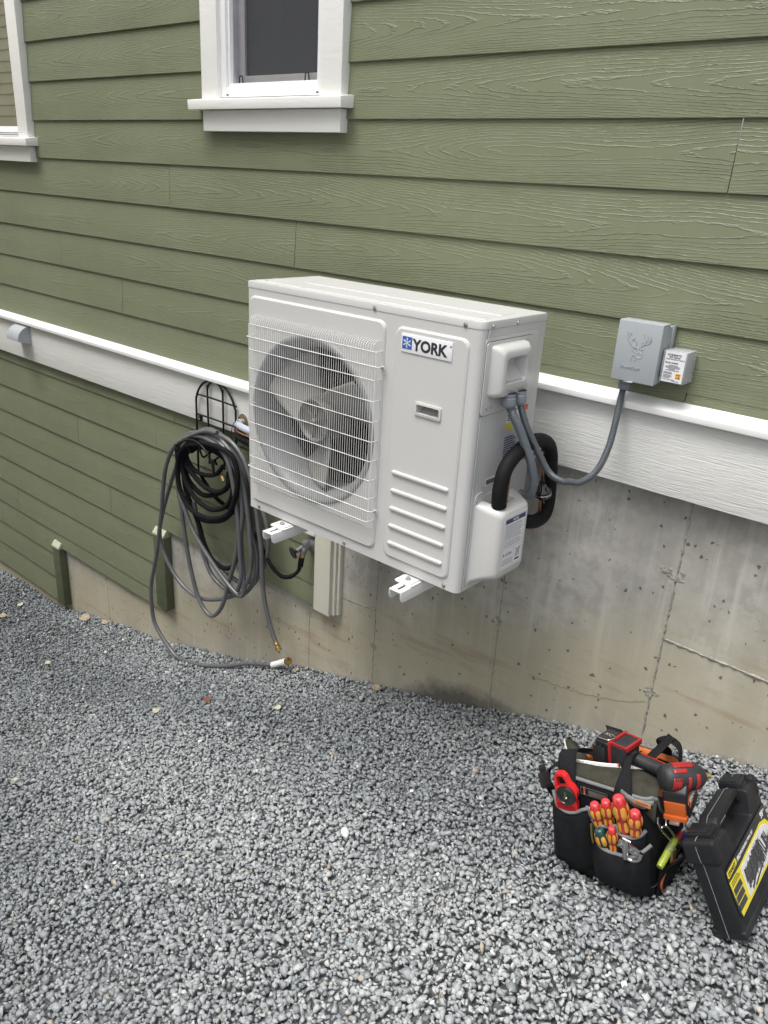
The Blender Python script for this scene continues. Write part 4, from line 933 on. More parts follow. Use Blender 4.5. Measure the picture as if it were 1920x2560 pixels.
# hose rack
hr_ = thing('hose_rack', 'black wire hose rack with arched back screwed to the white band', 'hose rack', (-1.645, -.04, .45)); hr_.location = (0, 0, 0)
xa, xb = -1.790, -1.500
def arch(x0, x1, zb, zt, y, r=.0052, yb=None, nm='frame_wire'):
    rad = (x1-x0)/2; cx = (x0+x1)/2; P_ = [(x0, yb if yb is not None else y, zb), (x0, y, zb+.03), (x0, y, zt-rad*.95)]
    P_ += [(cx-rad*math.cos(R(a)), y, zt-rad*.95+rad*.95*math.sin(R(a))) for a in range(15, 180, 15)]+[(x1, y, zt-rad*.95), (x1, y, zb+.03), (x1, yb if yb is not None else y, zb)]
    return MB().tube(smooth_path(P_, 3), r, 10).build(nm, M_IRON, hr_, smooth=60)
arch(xa, xb, .30, .770, -.040); arch(-1.702, -1.590, .36, .765, -.040, .0048)
for z0 in (.680, .583):
    P_ = [(xa+(xb-xa)*i/12, -.036-.022*math.sin(math.pi*i/12), z0+.012*math.sin(math.pi*i/12)) for i in range(13)]
    MB().tube(P_, .0044, 8).build('cross_wire', M_IRON, hr_, smooth=60)
for x in (xa+.015, xb-.010):
    p_ = MB().box(x-.010, x+.010, -.036, -.0245, .552, .583).build('screw_plate', M_IRON, hr_, bevel=.001)
    for z in (.576, .561): screw((x, -.0365, z), (0, -1, 0), p_, .0042)
arch(xa+.004, xb-.004, .428, .512, -.168, .0052, yb=-.150, nm='lip_wire')
for x in (xa+.03, -1.69, -1.60, xb-.03):
    zt_ = .50-((x+1.645)/.145)**2*.045
    MB().tube(smooth_path([(x, -.036, .45), (x, -.07, .452+.01), (x, -.12, .450), (x, -.152, .440), (x, -.168, zt_-.02), (x, -.168, zt_+.004)], 4), .0046, 8).build('cradle_wire', M_IRON, hr_, smooth=60)
rebase(hr_, (-1.645, -.04, .43))
# garden hose: hanging loops, one end trailing over the gravel
gh = thing('garden_hose', 'grey garden hose hung in long loops on the rack, its end trailing over gravel', 'garden hose', (0, 0, 0))
HR = .0108
loops = [
 ([(-1.4986,-0.1480,0.5790),(-1.5818,-0.1480,0.5680),(-1.6690,-0.1480,0.5313),(-1.7719,-0.1480,0.4747),(-1.8449,-0.1480,0.4133),(-1.9061,-0.1480,0.3088),(-1.9414,-0.1480,0.1775),(-1.9745,-0.1480,0.0106),(-2.0328,-0.1480,-0.2136),(-2.0972,-0.1480,-0.4086),(-2.1065,-0.1480,-0.5451),(-2.0864,-0.1480,-0.6451),(-2.0120,-0.1480,-0.7132),(-1.9112,-0.1480,-0.7681),(-1.8221,-0.1480,-0.7813),(-1.6951,-0.1480,-0.7409),(-1.5018,-0.1480,-0.6542),(-1.2998,-0.1480,-0.5497),(-1.0984,-0.1480,-0.4336)], 0),
 ([(-1.6444,-0.0850,0.5285),(-1.7330,-0.0850,0.5001),(-1.8394,-0.0850,0.4235),(-1.9131,-0.0850,0.2925),(-1.9849,-0.0850,0.1489),(-2.0466,-0.0850,0.0103),(-2.0853,-0.0850,-0.1092),(-2.0718,-0.0850,-0.2055),(-2.0140,-0.0850,-0.2871),(-1.9296,-0.0850,-0.3497),(-1.8319,-0.0850,-0.3802),(-1.7345,-0.0850,-0.3754),(-1.6151,-0.0850,-0.3318),(-1.5227,-0.0850,-0.2826),(-1.4334,-0.0850,-0.2231),(-1.3472,-0.0850,-0.1504),(-1.2949,-0.0850,-0.0768),(-1.2542,-0.0850,-0.0018),(-1.2322,-0.0850,0.0867),(-1.2360,-0.0850,0.1718),(-1.2534,-0.0850,0.2300),(-1.2921,-0.0850,0.2953),(-1.3502,-0.0850,0.3827),(-1.4086,-0.0850,0.4564),(-1.4778,-0.0850,0.5140),(-1.5488,-0.0850,0.5446),(-1.6434,-0.0850,0.5511),(-1.7210,-0.0850,0.5172)], 1),
 ([(-1.6827,-0.1220,0.5195),(-1.7877,-0.1220,0.4368),(-1.8359,-0.1220,0.3219),(-1.8473,-0.1220,0.2136),(-1.8311,-0.1220,0.1112),(-1.8131,-0.1220,-0.0239),(-1.7862,-0.1220,-0.1587),(-1.7517,-0.1220,-0.2767),(-1.7200,-0.1220,-0.3473),(-1.6752,-0.1220,-0.3960),(-1.6175,-0.1220,-0.4121),(-1.5580,-0.1220,-0.3642),(-1.5100,-0.1220,-0.2796),(-1.4735,-0.1220,-0.1700),(-1.4270,-0.1220,-0.0447),(-1.4009,-0.1220,0.0769),(-1.3952,-0.1220,0.1882),(-1.4080,-0.1220,0.2913),(-1.4359,-0.1220,0.3884),(-1.4646,-0.1220,0.4498),(-1.5244,-0.1220,0.5031),(-1.6073,-0.1220,0.5239),(-1.7059,-0.1220,0.4963)], 2),
 ([(-1.6878,-0.1350,0.5068),(-1.7829,-0.1350,0.4119),(-1.8243,-0.1350,0.3132),(-1.8297,-0.1350,0.2068),(-1.7904,-0.1350,0.1349),(-1.7383,-0.1350,0.0438),(-1.6624,-0.1350,-0.0315),(-1.5647,-0.1350,-0.1058),(-1.4788,-0.1350,-0.1596),(-1.4043,-0.1350,-0.1931),(-1.3641,-0.1350,-0.1942),(-1.3422,-0.1350,-0.1455),(-1.3541,-0.1350,-0.0139),(-1.3614,-0.1350,0.1308),(-1.3484,-0.1350,0.2211),(-1.3588,-0.1350,0.3442),(-1.3886,-0.1350,0.4320),(-1.4567,-0.1350,0.5093),(-1.5477,-0.1350,0.5410),(-1.6432,-0.1350,0.5316)], 3),
 ([(-1.6602,-0.0980,0.5203),(-1.5226,-0.0980,0.5295),(-1.4225,-0.0980,0.4762),(-1.3725,-0.0980,0.3796),(-1.3565,-0.0980,0.2651),(-1.3362,-0.0980,0.1425),(-1.2991,-0.0980,0.0455),(-1.2980,-0.0980,-0.0584),(-1.3318,-0.0980,-0.1397),(-1.3799,-0.0980,-0.1972),(-1.4396,-0.0980,-0.2350),(-1.5496,-0.0980,-0.2319),(-1.6386,-0.0980,-0.1935),(-1.6921,-0.0980,-0.1089),(-1.7210,-0.0980,-0.0004),(-1.7396,-0.0980,0.0790),(-1.7581,-0.0980,0.1577)], 4),
 ([(-1.6654,-0.1100,0.5318),(-1.5480,-0.1100,0.5531),(-1.4463,-0.1100,0.5406),(-1.3681,-0.1100,0.4862),(-1.3204,-0.1100,0.4040),(-1.2922,-0.1100,0.3158),(-1.2689,-0.1100,0.1897),(-1.2491,-0.1100,0.0670),(-1.2438,-0.1100,-0.0563),(-1.2342,-0.1100,-0.1429),(-1.2113,-0.1100,-0.2331),(-1.1761,-0.1100,-0.3190),(-1.1499,-0.1100,-0.3623)], 5),
 ([(-1.7246,-0.0750,0.4931),(-1.6147,-0.0750,0.5267),(-1.5109,-0.0750,0.5037),(-1.4410,-0.0750,0.4456),(-1.3924,-0.0750,0.3544),(-1.3637,-0.0750,0.2567),(-1.3428,-0.0750,0.1553),(-1.3105,-0.0750,0.0563),(-1.3060,-0.0750,-0.0166),(-1.3271,-0.0750,-0.0925),(-1.3693,-0.0750,-0.1392),(-1.4444,-0.0750,-0.1758),(-1.5314,-0.0750,-0.1613),(-1.6198,-0.0750,-0.1304)], 6),
 ([(-1.7686,-0.1280,0.4963),(-1.7114,-0.1280,0.5241),(-1.6291,-0.1280,0.5452),(-1.5449,-0.1280,0.5470),(-1.4737,-0.1280,0.5305),(-1.4146,-0.1280,0.4880),(-1.3762,-0.1280,0.4303),(-1.3479,-0.1280,0.3628),(-1.3272,-0.1280,0.2786),(-1.3113,-0.1280,0.1848),(-1.3049,-0.1280,0.1078),(-1.2986,-0.1280,0.0187),(-1.3153,-0.1280,-0.0806),(-1.3580,-0.1280,-0.1542)], 7),
 ([(-1.7627,-0.1450,0.4869),(-1.7056,-0.1450,0.5131),(-1.6234,-0.1450,0.5313),(-1.5447,-0.1450,0.5266),(-1.4737,-0.1450,0.5036),(-1.4296,-0.1450,0.4607),(-1.4039,-0.1450,0.3924),(-1.3837,-0.1450,0.3011),(-1.3685,-0.1450,0.1997),(-1.3604,-0.1450,0.1124),(-1.3551,-0.1450,0.0041),(-1.3519,-0.1450,-0.0885),(-1.3799,-0.1450,-0.1680)], 8)]
for P_, k in loops:
    P_ = [Vector(p) for p in P_]
    if k == 0:
        for p in P_:
            g0 = float(gz(p.x, p.y))+HR*1.5
            if p.z < g0: p.z = g0
        P_[-1] = Vector((-1.245, -.045, -.563)); P_[-2] = Vector((-1.40, -.065, -.618)); P_[-3] = Vector((-1.55, -.11, float(gz(-1.55, -.11))+HR*1.5))
    MB().tube(smooth_path(P_, 7), HR, 14).build('hose_loop', M_HOSE, gh, smooth=60)
    if k == 5:
        a_, b_ = P_[-1], P_[-1]+(P_[-1]-P_[-2]).normalized()*.045; Mb = toward(a_, b_-a_)
        MB().lathe([(.0118, -.006), (.0118, .004), (.0135, .006), (.0135, .012), (.0115, .014), (.0115, .022), (.0145, .024), (.0145, .042), (.0115, .042), (.0115, .030), (.0001, .030)], 16, Mb).build('brass_coupling', M_BRASS, gh, smooth=35)
    if k == 0:
        a_ = P_[-1]; d_ = Vector((.115, .008, .075)).normalized(); Mb = toward(a_, d_)
        MB().lathe([(.0120, -.004), (.0150, 0), (.0155, .02), (.0165, .100), (.0130, .104)], 20, Mb).build('white_collar', M_WHITEP, gh, smooth=35)
        MB().lathe([(.0125, .100), (.0125, .108), (.0165, .110), (.0195, .126), (.0185, .130), (.0135, .130), (.0125, .118), (.0001, .118)], 20, Mb).build('brass_coupling', M_BRASS, gh, smooth=35)
bh = thing('black_hose', 'black fabric-covered hose coiled inside the grey hose loops', 'hose', (0, 0, 0))
for P_, yy in (([(-1.6009,-0.1600,0.5055),(-1.7111,-0.1600,0.4710),(-1.7709,-0.1600,0.4131),(-1.7931,-0.1600,0.3275),(-1.7833,-0.1600,0.2416),(-1.7417,-0.1600,0.1792),(-1.6756,-0.1600,0.1470),(-1.5870,-0.1600,0.1452),(-1.4998,-0.1600,0.1693),(-1.4144,-0.1600,0.2215),(-1.3694,-0.1600,0.3058),(-1.3474,-0.1600,0.3881),(-1.3555,-0.1600,0.4603),(-1.3956,-0.1600,0.5101),(-1.4857,-0.1600,0.5207),(-1.6005,-0.1600,0.5125)], 0),
     ([(-1.6473,-0.1420,0.4833),(-1.7491,-0.1420,0.4364),(-1.7794,-0.1420,0.3563),(-1.7595,-0.1420,0.2810),(-1.7118,-0.1420,0.2281),(-1.6520,-0.1420,0.1978),(-1.5757,-0.1420,0.1880),(-1.4998,-0.1420,0.2115),(-1.4355,-0.1420,0.2600),(-1.4048,-0.1420,0.3325),(-1.4153,-0.1420,0.4264),(-1.4690,-0.1420,0.4873),(-1.5718,-0.1420,0.5022)], 1),
     ([(-1.6750,-0.1300,0.4668),(-1.7727,-0.1300,0.4135),(-1.7651,-0.1300,0.3574),(-1.7059,-0.1300,0.3152),(-1.6195,-0.1300,0.2814),(-1.5333,-0.1300,0.2834),(-1.4639,-0.1300,0.3229),(-1.4310,-0.1300,0.3917),(-1.4597,-0.1300,0.4529),(-1.5464,-0.1300,0.4785),(-1.6420,-0.1300,0.4751)], 2),
     ([(-1.7114,-0.1200,0.4485),(-1.7700,-0.1200,0.4048),(-1.7480,-0.1200,0.3597),(-1.6902,-0.1200,0.3354),(-1.6079,-0.1200,0.3415),(-1.5426,-0.1200,0.3689),(-1.4991,-0.1200,0.4159)], 3),
     ([(-1.8219,-0.1050,0.2770),(-1.8093,-0.1050,0.2052),(-1.7674,-0.1050,0.1338),(-1.7178,-0.1050,0.0572),(-1.6813,-0.1050,-0.0318),(-1.6253,-0.1050,-0.0986),(-1.5478,-0.1050,-0.1192),(-1.4705,-0.1050,-0.0908),(-1.4259,-0.1050,-0.0196),(-1.4034,-0.1050,0.0484)], 4),
     ([(-1.7447,-0.1100,0.1116),(-1.6888,-0.1100,0.0910),(-1.6098,-0.1100,0.1049),(-1.5213,-0.1100,0.1408),(-1.4560,-0.1100,0.2018),(-1.4230,-0.1100,0.2766),(-1.4116,-0.1100,0.3224)], 5),
     ([(-1.8093,-0.1020,0.3541),(-1.8026,-0.1020,0.2817),(-1.7480,-0.1020,0.2373),(-1.6702,-0.1020,0.2190),(-1.5700,-0.1020,0.2560),(-1.4939,-0.1020,0.3107),(-1.4812,-0.1020,0.3851)], 6)):
    MB().tube(smooth_path(P_, 7), .0118 if yy not in (3,) else .0105, 14).build('hose_coil', M_HOSEB, bh, smooth=60)
a_ = Vector([(-1.4707,-0.1500,0.3854)][0]); MB().lathe([(.009, 0), (.009, .008), (.0125, .010), (.0125, .026), (.010, .027)], 14, toward(a_, (.55, .0, -.8))).build('brass_coupling', M_BRASS, bh, smooth=35)
rebase(gh, (-1.645, -.1, .40)); rebase(bh, (-1.645, -.13, .40))
# ================================================================== TOOL BAG AND ITS TOOLS (built in the bag's own frame)
BM = Matrix(((.98359, -.021, -.17899, .616), (.02066, .99978, -.00376, -.664), (.17903, 0, .98384, -.033), (0, 0, 0, 1)))
BM = BM.to_3x3().normalized().to_4x4(); BM.translation = (.616, -.664, -.036)
def bthing(name, label, cat, base, group=None):
    o = thing(name, label, cat, group=group); o.matrix_world = BM @ Matrix.Translation(base); o['_b'] = list(base); return o
def bfix(root):
    b_ = Vector(root['_b']); del root['_b']
    for c in root.children: c.location = Vector(c.location)-b_
M_NYL = simple("black_nylon", (.0045, .0052, .0070), .82, spec=.25, var=.4, vs=60, bs=.9, bscale=850, bd=.0009, dirt=(.03, .03, .03, .25))
M_NYLB = simple("black_base_rubber", (.010, .0105, .012), .7, spec=.25, var=.3, vs=40, bs=.5, bscale=500, bd=.0006, dirt=(.06, .06, .058, .35))
M_WEB = simple("black_webbing", (.012, .012, .014), .85, spec=.2, var=.35, vs=300, bs=1, bscale=1200, bd=.001)
M_PIPE = simple("grey_piping", (.16, .165, .17), .7, var=.12, vs=60, bs=.4, bscale=900, bd=.0005)
M_ORG = simple("orange_lining", (.55, .15, .035), .75, var=.22, vs=30, bs=.5, bscale=200, bd=.002)
M_ORGE = simple("orange_edge_binding", (.30, .07, .02), .75, var=.2, vs=60)
M_OLV = simple("olive_canvas", (.040, .038, .028), .85, spec=.25, var=.25, vs=35, bs=.5, bscale=600, bd=.001, dirt=(.07, .068, .055, .3))
M_ZIP = simple("zip_teeth_metal", (.72, .70, .64), .4, metal=.25, var=.25, vs=300, bs=.8, bscale=900, bd=.001)
M_LEA = simple("tan_leather", (.40, .19, .075), .6, var=.2, vs=80, bs=.5, bscale=500, bd=.0006)
bag = bthing('tool_bag', 'open black fabric tool bag with grey piping and orange lining standing on the gravel', 'tool bag', (0, 0, 0))
W, D_, H_ = .244, .232, .288
def outline(off=0, r=.03, n=6):
    return rrect(-off, W+off, -off, D_+off, r, n)
def rimz(x, y):
    z = H_
    if y < .02: z += .012*math.sin(math.pi*max(0, min(1, x/W)))*0+.010*(x/W)
    if x > W-.02 and .03 < y < .20: z -= .085*math.sin(math.pi*(y-.03)/.17)**.7
    if x < .02: z -= .022*math.sin(math.pi*max(0, min(1, y/D_)))
    return z
def wall_loop(off, z0, top_drop, bul, name, mat, nz=9, flip=False, solid=.004):
    P = outline(off); P2 = []
    for i in range(len(P)):
        a, b_ = P[i], P[(i+1) % len(P)]; L_ = math.hypot(b_[0]-a[0], b_[1]-a[1]); n = max(1, int(L_/.018))
        P2 += [(a[0]+(b_[0]-a[0])*j/n, a[1]+(b_[1]-a[1])*j/n) for j in range(n)]
    rowsb = []; rw = random.Random(3)
    for k in range(nz+1):
        t_ = k/nz; row = []
        for (x, y) in P2:
            zt_ = rimz(x, y)-top_drop; z = z0+(zt_-z0)*t_; cx, cy = x-W/2, y-D_/2; q = 1+bul*math.sin(math.pi*t_)+(.004*math.sin(x*60+z*31)+.004*math.sin(y*47-z*40))*math.sin(math.pi*t_)
            row.append((W/2+cx*q, D_/2+cy*q, z))
        row.append(row[0]); rowsb.append(row)
    return MB().grid(rowsb).build(name, mat, bag, smooth=80, solid=solid), rowsb[-1]
shell, rim = wall_loop(0, 0, 0, .03, 'body', M_NYL)
lin_, _ = wall_loop(-.007, .05, .002, .02, 'lining', M_ORG, solid=.002)
MB().tube(smooth_path(rim[:-1], 2, True), .0052, 8, closed=True).build('rim_piping', M_PIPE, bag, smooth=60)
MB().prism(outline(-.004), .004, .010).build('bottom', M_NYLB, bag)
bb = []
for z, q in ((-.004, .955), (.001, 1.012), (.012, 1.032), (.036, 1.042), (.043, 1.042), (.0465, 1.030)):
    r_ = [(W/2+(x-W/2)*q, D_/2+(y-D_/2)*q, z) for x, y in outline(0)]; bb.append(r_+[r_[0]])
MB().grid(bb).build('base_band', M_NYLB, bag, smooth=50)
MB().tube([(W/2+(x-W/2)*1.05, D_/2+(y-D_/2)*1.05, .043) for x, y in outline(0)], .0015, 5, closed=True).build('base_seam', simple('seam_thread_sheen', (.05, .05, .055), .6), bag)  # seam paler than the rubber, its sheen put into the colour
MB().prism(rrect(.01, W-.01, .01, D_-.01, .02), .150, .154).build('divider', M_WEB, bag)
def pocket(nm, top, bul, z0=.045, trim=.0048):
    """front pocket: top = [(x, z)...] edge line; bulges towards -y"""
    dy_ = bul*.6-.014; T_ = smooth_path([(x+dy_*.3, 0, z+dy_*.85) for x, z in top], 4); x0, x1 = T_[0].x, T_[-1].x; rowsb = []
    for k in range(9):
        t_ = k/8; row = []
        for p in T_:
            u = (p.x-x0)/(x1-x0); e_ = min(1, 5*min(u, 1-u)+.12)**.6; z = z0+(p.z-z0)*t_
            row.append((p.x, -.006-bul*e_*(.45+.55*math.sin(math.pi*min(1, .15+t_*.72)))-.0015*math.sin(p.x*90+z*50), z))
        rowsb.append(row)
    o_ = MB().grid(rowsb).build(nm, M_NYL, bag, smooth=80, solid=.003)
    MB().tube([Vector(p)+Vector((0, -.0015, 0)) for p in rowsb[-1]], trim, 8).build('pocket_trim', M_PIPE, o_, smooth=60)
    return o_
pocket('front_pocket', [(-.016, .232), (-.003, .215), (.004, .203), (.030, .197), (.058, .206), (.078, .222), (.089, .224), (.093, .205), (.10, .198)], .036)
pocket('front_pocket', [(.090, .222), (.094, .200), (.1087, .192), (.1425, .198), (.1665, .212), (.172, .193), (.2009, .192), (.2222, .200), (.2343, .217)], .034)
pocket('front_pocket', [(.098, .182), (.104, .155), (.1227, .135), (.1563, .1285), (.1966, .135), (.2251, .152), (.2462, .174)], .056)
MB().box(.083, .093, -.026, -.020, .212, .236).build('webbing_tab', M_PIPE, bag, bevel=.001)
# maker's patch
Mp = FRONT((.0615, -.0052, .2545)) @ Matrix.Rotation(R(3), 4, 'Z')
pt = MB().box(0, .073, 0, .021, 0, .0016, Mp).build('patch', M_WEB, bag)
MB().box(.0215, .071, .003, .016, .0016, .0022, Mp).build('reflective_strip', simple("reflective_grey", (.12, .11, .11), .35, metal=.3, var=.1), pt)
tx = text('lettering', 'BAHCO', .0062, simple("patch_orange", (.55, .16, .04), .6), pt, Mp @ Matrix.Translation((.0125, .0015, .0018)) @ Matrix.Rotation(R(90), 4, 'Z'), .0002, .0002, sx=1.0)
bo = MB()
for q in ((.0, .073, .0, .0008), (0, .073, .0202, .021), (0, .0008, 0, .021), (.0722, .073, 0, .021)): bo.box(*q, .0016, .0021, Mp)
bo.build('patch_border', M_PIPE, pt)
def ribbon(nm, pts, wd, w, mat, par, th_=.0022, k=6, sub_n=4):
    C_ = smooth_path(pts, k); ws = smooth_path([Vector(v) for v in wd], k) if isinstance(wd[0], (tuple, list, Vector)) else [Vector(wd)]*len(C_)
    wl_ = w if isinstance(w, list) else [w]*len(pts); n = len(C_)
    rowsb = []
    for i, p in enumerate(C_):
        u = i/(n-1)*(len(wl_)-1); j = min(int(u), len(wl_)-2); ww = wl_[j]+(wl_[j+1]-wl_[j])*(u-j); d_ = ws[i].normalized()
        rowsb.append([tuple(p+d_*ww*(q/sub_n-.5)) for q in range(sub_n+1)])
    return MB().grid(rowsb).build(nm, mat, par, smooth=60, solid=th_)
ribbon('handle_strap', [(.030, -.009, .15), (.028, -.010, .235), (.024, -.006, .29), (.014, .012, .325), (.013, .034, .343), (.030, .060, .335), (.052, .092, .317), (.085, .118, .300)], [(1, 0, 0), (1, 0, 0), (1, 0, 0), (1, .25, 0), (.95, .5, .1), (.7, .7, .05), (.5, .85, 0), (.4, .9, 0)], [.047, .047, .047, .045, .042, .040, .036, .036], M_WEB, bag)
ribbon('handle_strap', [(.176, -.010, .16), (.175, -.010, .235), (.174, -.006, .292), (.170, .012, .318), (.163, .040, .338), (.158, .070, .352), (.160, .110, .345)], [(1, 0, 0), (1, 0, 0), (1, 0, 0), (1, .2, .1), (.95, .3, .3), (.8, .5, .3), (.8, .5, .3)], [.048, .048, .048, .036, .020, .022, .03], M_WEB, bag)
ribbon('handle_strap', [(.188, .225, .26), (.190, .226, .30), (.186, .205, .335), (.210, .200, .352), (.240, .190, .344), (.247, .178, .312), (.244, .172, .29)], [(1, 0, 0), (1, 0, 0), (.9, -.6, .2), (.4, -1, .1), (.2, -1, 0), (.1, -1, 0), (.1, -1, 0)], .036, M_WEB, bag)
ribbon('handle_strap', [(.190, .150, .300), (.200, .185, .330), (.215, .205, .362)], [(.8, -.6, 0)], [.030, .032, .034], M_WEB, bag) if False else None
ribbon('handle_strap', [(.060, .233, .25), (.058, .230, .30), (.052, .214, .326), (.060, .196, .336), (.075, .180, .322)], (1, 0, 0), .046, M_WEB, bag)
ribbon('handle_strap', [(.215, .205, .36), (.198, .165, .338), (.180, .130, .318)], (.75, -.6, .1), .030, M_WEB, bag)
# olive zipped top
zp = [(.020, .046, .302), (.0637, .053, .306), (.0975, .0634, .307), (.1413, .080, .309), (.185, .098, .309), (.218, .102, .306), (.243, .083, .300)]
Z_ = smooth_path(zp, 5); fl = []; n = len(Z_)
for k in range(8):
    t_ = k/7; row = []
    for i, p in enumerate(Z_):
        u = i/(n-1); fx = .022+.222*u; end = Vector((fx+.010*u, .004-.012*max(0, u-.6), .286+.010*u-.055*max(0, u-.72)/.28*1.0))
        q = p.lerp(end, t_); q.z += .020*math.sin(math.pi*t_)*(.5+.5*u)+.005*math.sin(u*13+t_*5)*math.sin(math.pi*t_)-.010*math.sin(math.pi*min(1, t_*1.6))*(math.exp(-((u-.55)/.08)**2))
        q.y -= .014*math.sin(math.pi*t_)*u; row.append(tuple(q))
    fl.append(row)
flap = MB().grid(fl).build('zip_flap', M_OLV, bag, smooth=80, solid=.002)
fl = []
for k in range(7):
    t_ = k/6; row = []
    for i, p in enumerate(Z_):
        u = i/(n-1); end = Vector((.012+.23*u, .120+.02*u, .250)); q = p.lerp(end, t_); q.z += .004*math.sin(math.pi*t_)-.004; row.append(tuple(q))
    fl.append(row)
MB().grid(fl).build('zip_flap', M_WEB, bag, smooth=80, solid=.002)
zr = ribbon('zip', [Vector(p)+Vector((0, -.001, .004)) for p in zp], (0, .5, .85), .0120, M_ZIP, bag, .0015)
tt_ = MB(); Zq = smooth_path([Vector(p)+Vector((0, -.001, .0055)) for p in zp], 14)
for i in range(0, len(Zq)-1, 1):
    tt_.box(-.0006, .0006, -.0026, .0026, -.0004, .0009, frame(Zq[i], Zq[i+1]-Zq[i], (0, .5, .85)))
tt_.build('zip_teeth', M_CHROME, zr)
MB().box(-.005, .006, -.004, .004, -.001, .004, frame((.2445, .078, .300), (.7, -.7, -.1), (.7, .7, 0))).build('zip_slider', M_BRASS, zr, bevel=.001)
tr_ = MB(); tr_.grid([[(-.050, .120, .303), (-.038, .128, .306), (-.022, .134, .300)], [(-.036, .100, .301), (-.018, .110, .306), (.000, .116, .298)], [(-.019, .080, .298), (.004, .090, .303), (.026, .098, .296)], [(.006, .060, .294), (.028, .070, .298), (.052, .080, .294)]])
lf = tr_.build('flap_corner', M_OLV, bag, smooth=80, solid=.002)
MB().tube([(-.051, .122, .306), (-.037, .101, .305), (-.020, .079, .302)], .0022, 6).build('zip_edge', M_ZIP, lf)
Ml = FRONT((.207, -.0115, .290)) @ Matrix.Rotation(R(-3), 4, 'Z')
MB().grid([[(.168, -.009, .300), (.185, -.012, .286), (.208, -.014, .276), (.232, -.012, .280), (.252, -.008, .298)], [(.170, -.006, .309), (.188, -.010, .304), (.210, -.012, .300), (.232, -.010, .302), (.252, -.006, .308)]]).build('flap_binding', M_PIPE, bag, smooth=60, solid=.003)
tg = MB().prism(rrect(0, .041, 0, .012, .001), .003, .0055, Ml).build('leather_tag', M_LEA, bag, bevel=.0006)
text('lettering', 'CARHARTT', .0060, simple("debossed_leather", (.13, .055, .02), .7), tg, Ml @ Matrix.Translation((.005, .004, .0056)), .0002, .0001)
# side pocket with orange binding
sd_ = []
for k in range(7):
    t_ = k/6; row = []
    for j in range(9):
        u = j/8; zt_ = .098-.03*abs(u-.2); z = .002+(zt_-.002)*t_; y = .015+u*.205
        row.append((.248+.040*math.sin(math.pi*min(1, .1+.9*u))*(.25+.75*t_), y, z))
    sd_.append(row)
sp2 = MB().grid(sd_).build('side_pocket', M_NYL, bag, smooth=80, solid=.003)
MB().tube(smooth_path([(0.2620,0.0982,-0.0198),(0.2620,0.0590,0.0028),(0.2620,0.0302,0.0273),(0.2620,0.0222,0.0484),(0.2640,0.0301,0.0677),(0.2680,0.0431,0.0843),(0.2750,0.0683,0.0919),(0.2800,0.1135,0.0740),(0.2820,0.1756,0.0367)], 4), .0034, 8).build('orange_binding', M_ORGE, sp2, smooth=60)
MB().tube(smooth_path([(.262, .015, .098), (.285, .08, .094), (.288, .14, .085), (.27, .21, .075)], 5), .0036, 8).build('pocket_edge', M_NYLB, sp2, smooth=60)
# left side buckle and strap
ribbon('side_strap', [(-.004, .045, .275), (-.026, .040, .285), (-.044, .025, .270), (-.046, .015, .235), (-.018, .02, .19)], (.1, 1, .15), .026, M_WEB, bag)
bk = MB(); bk.prism(rrect(-.015, .015, -.021, .021, .004), 0, .007, frame((-.040, -.012, .262), (.55, .8, .1), (-.3, .1, 1))); bk.prism(rrect(-.009, .009, .022, .040, .003), .001, .006, frame((-.040, -.012, .262), (.55, .8, .1), (-.3, .1, 1)))
bk.box(-.013, .013, -.014, -.011, .007, .0085, frame((-.040, -.012, .262), (.55, .8, .1), (-.3, .1, 1))).build('buckle', M_BLACK, bag, bevel=.001)
bfix(bag)
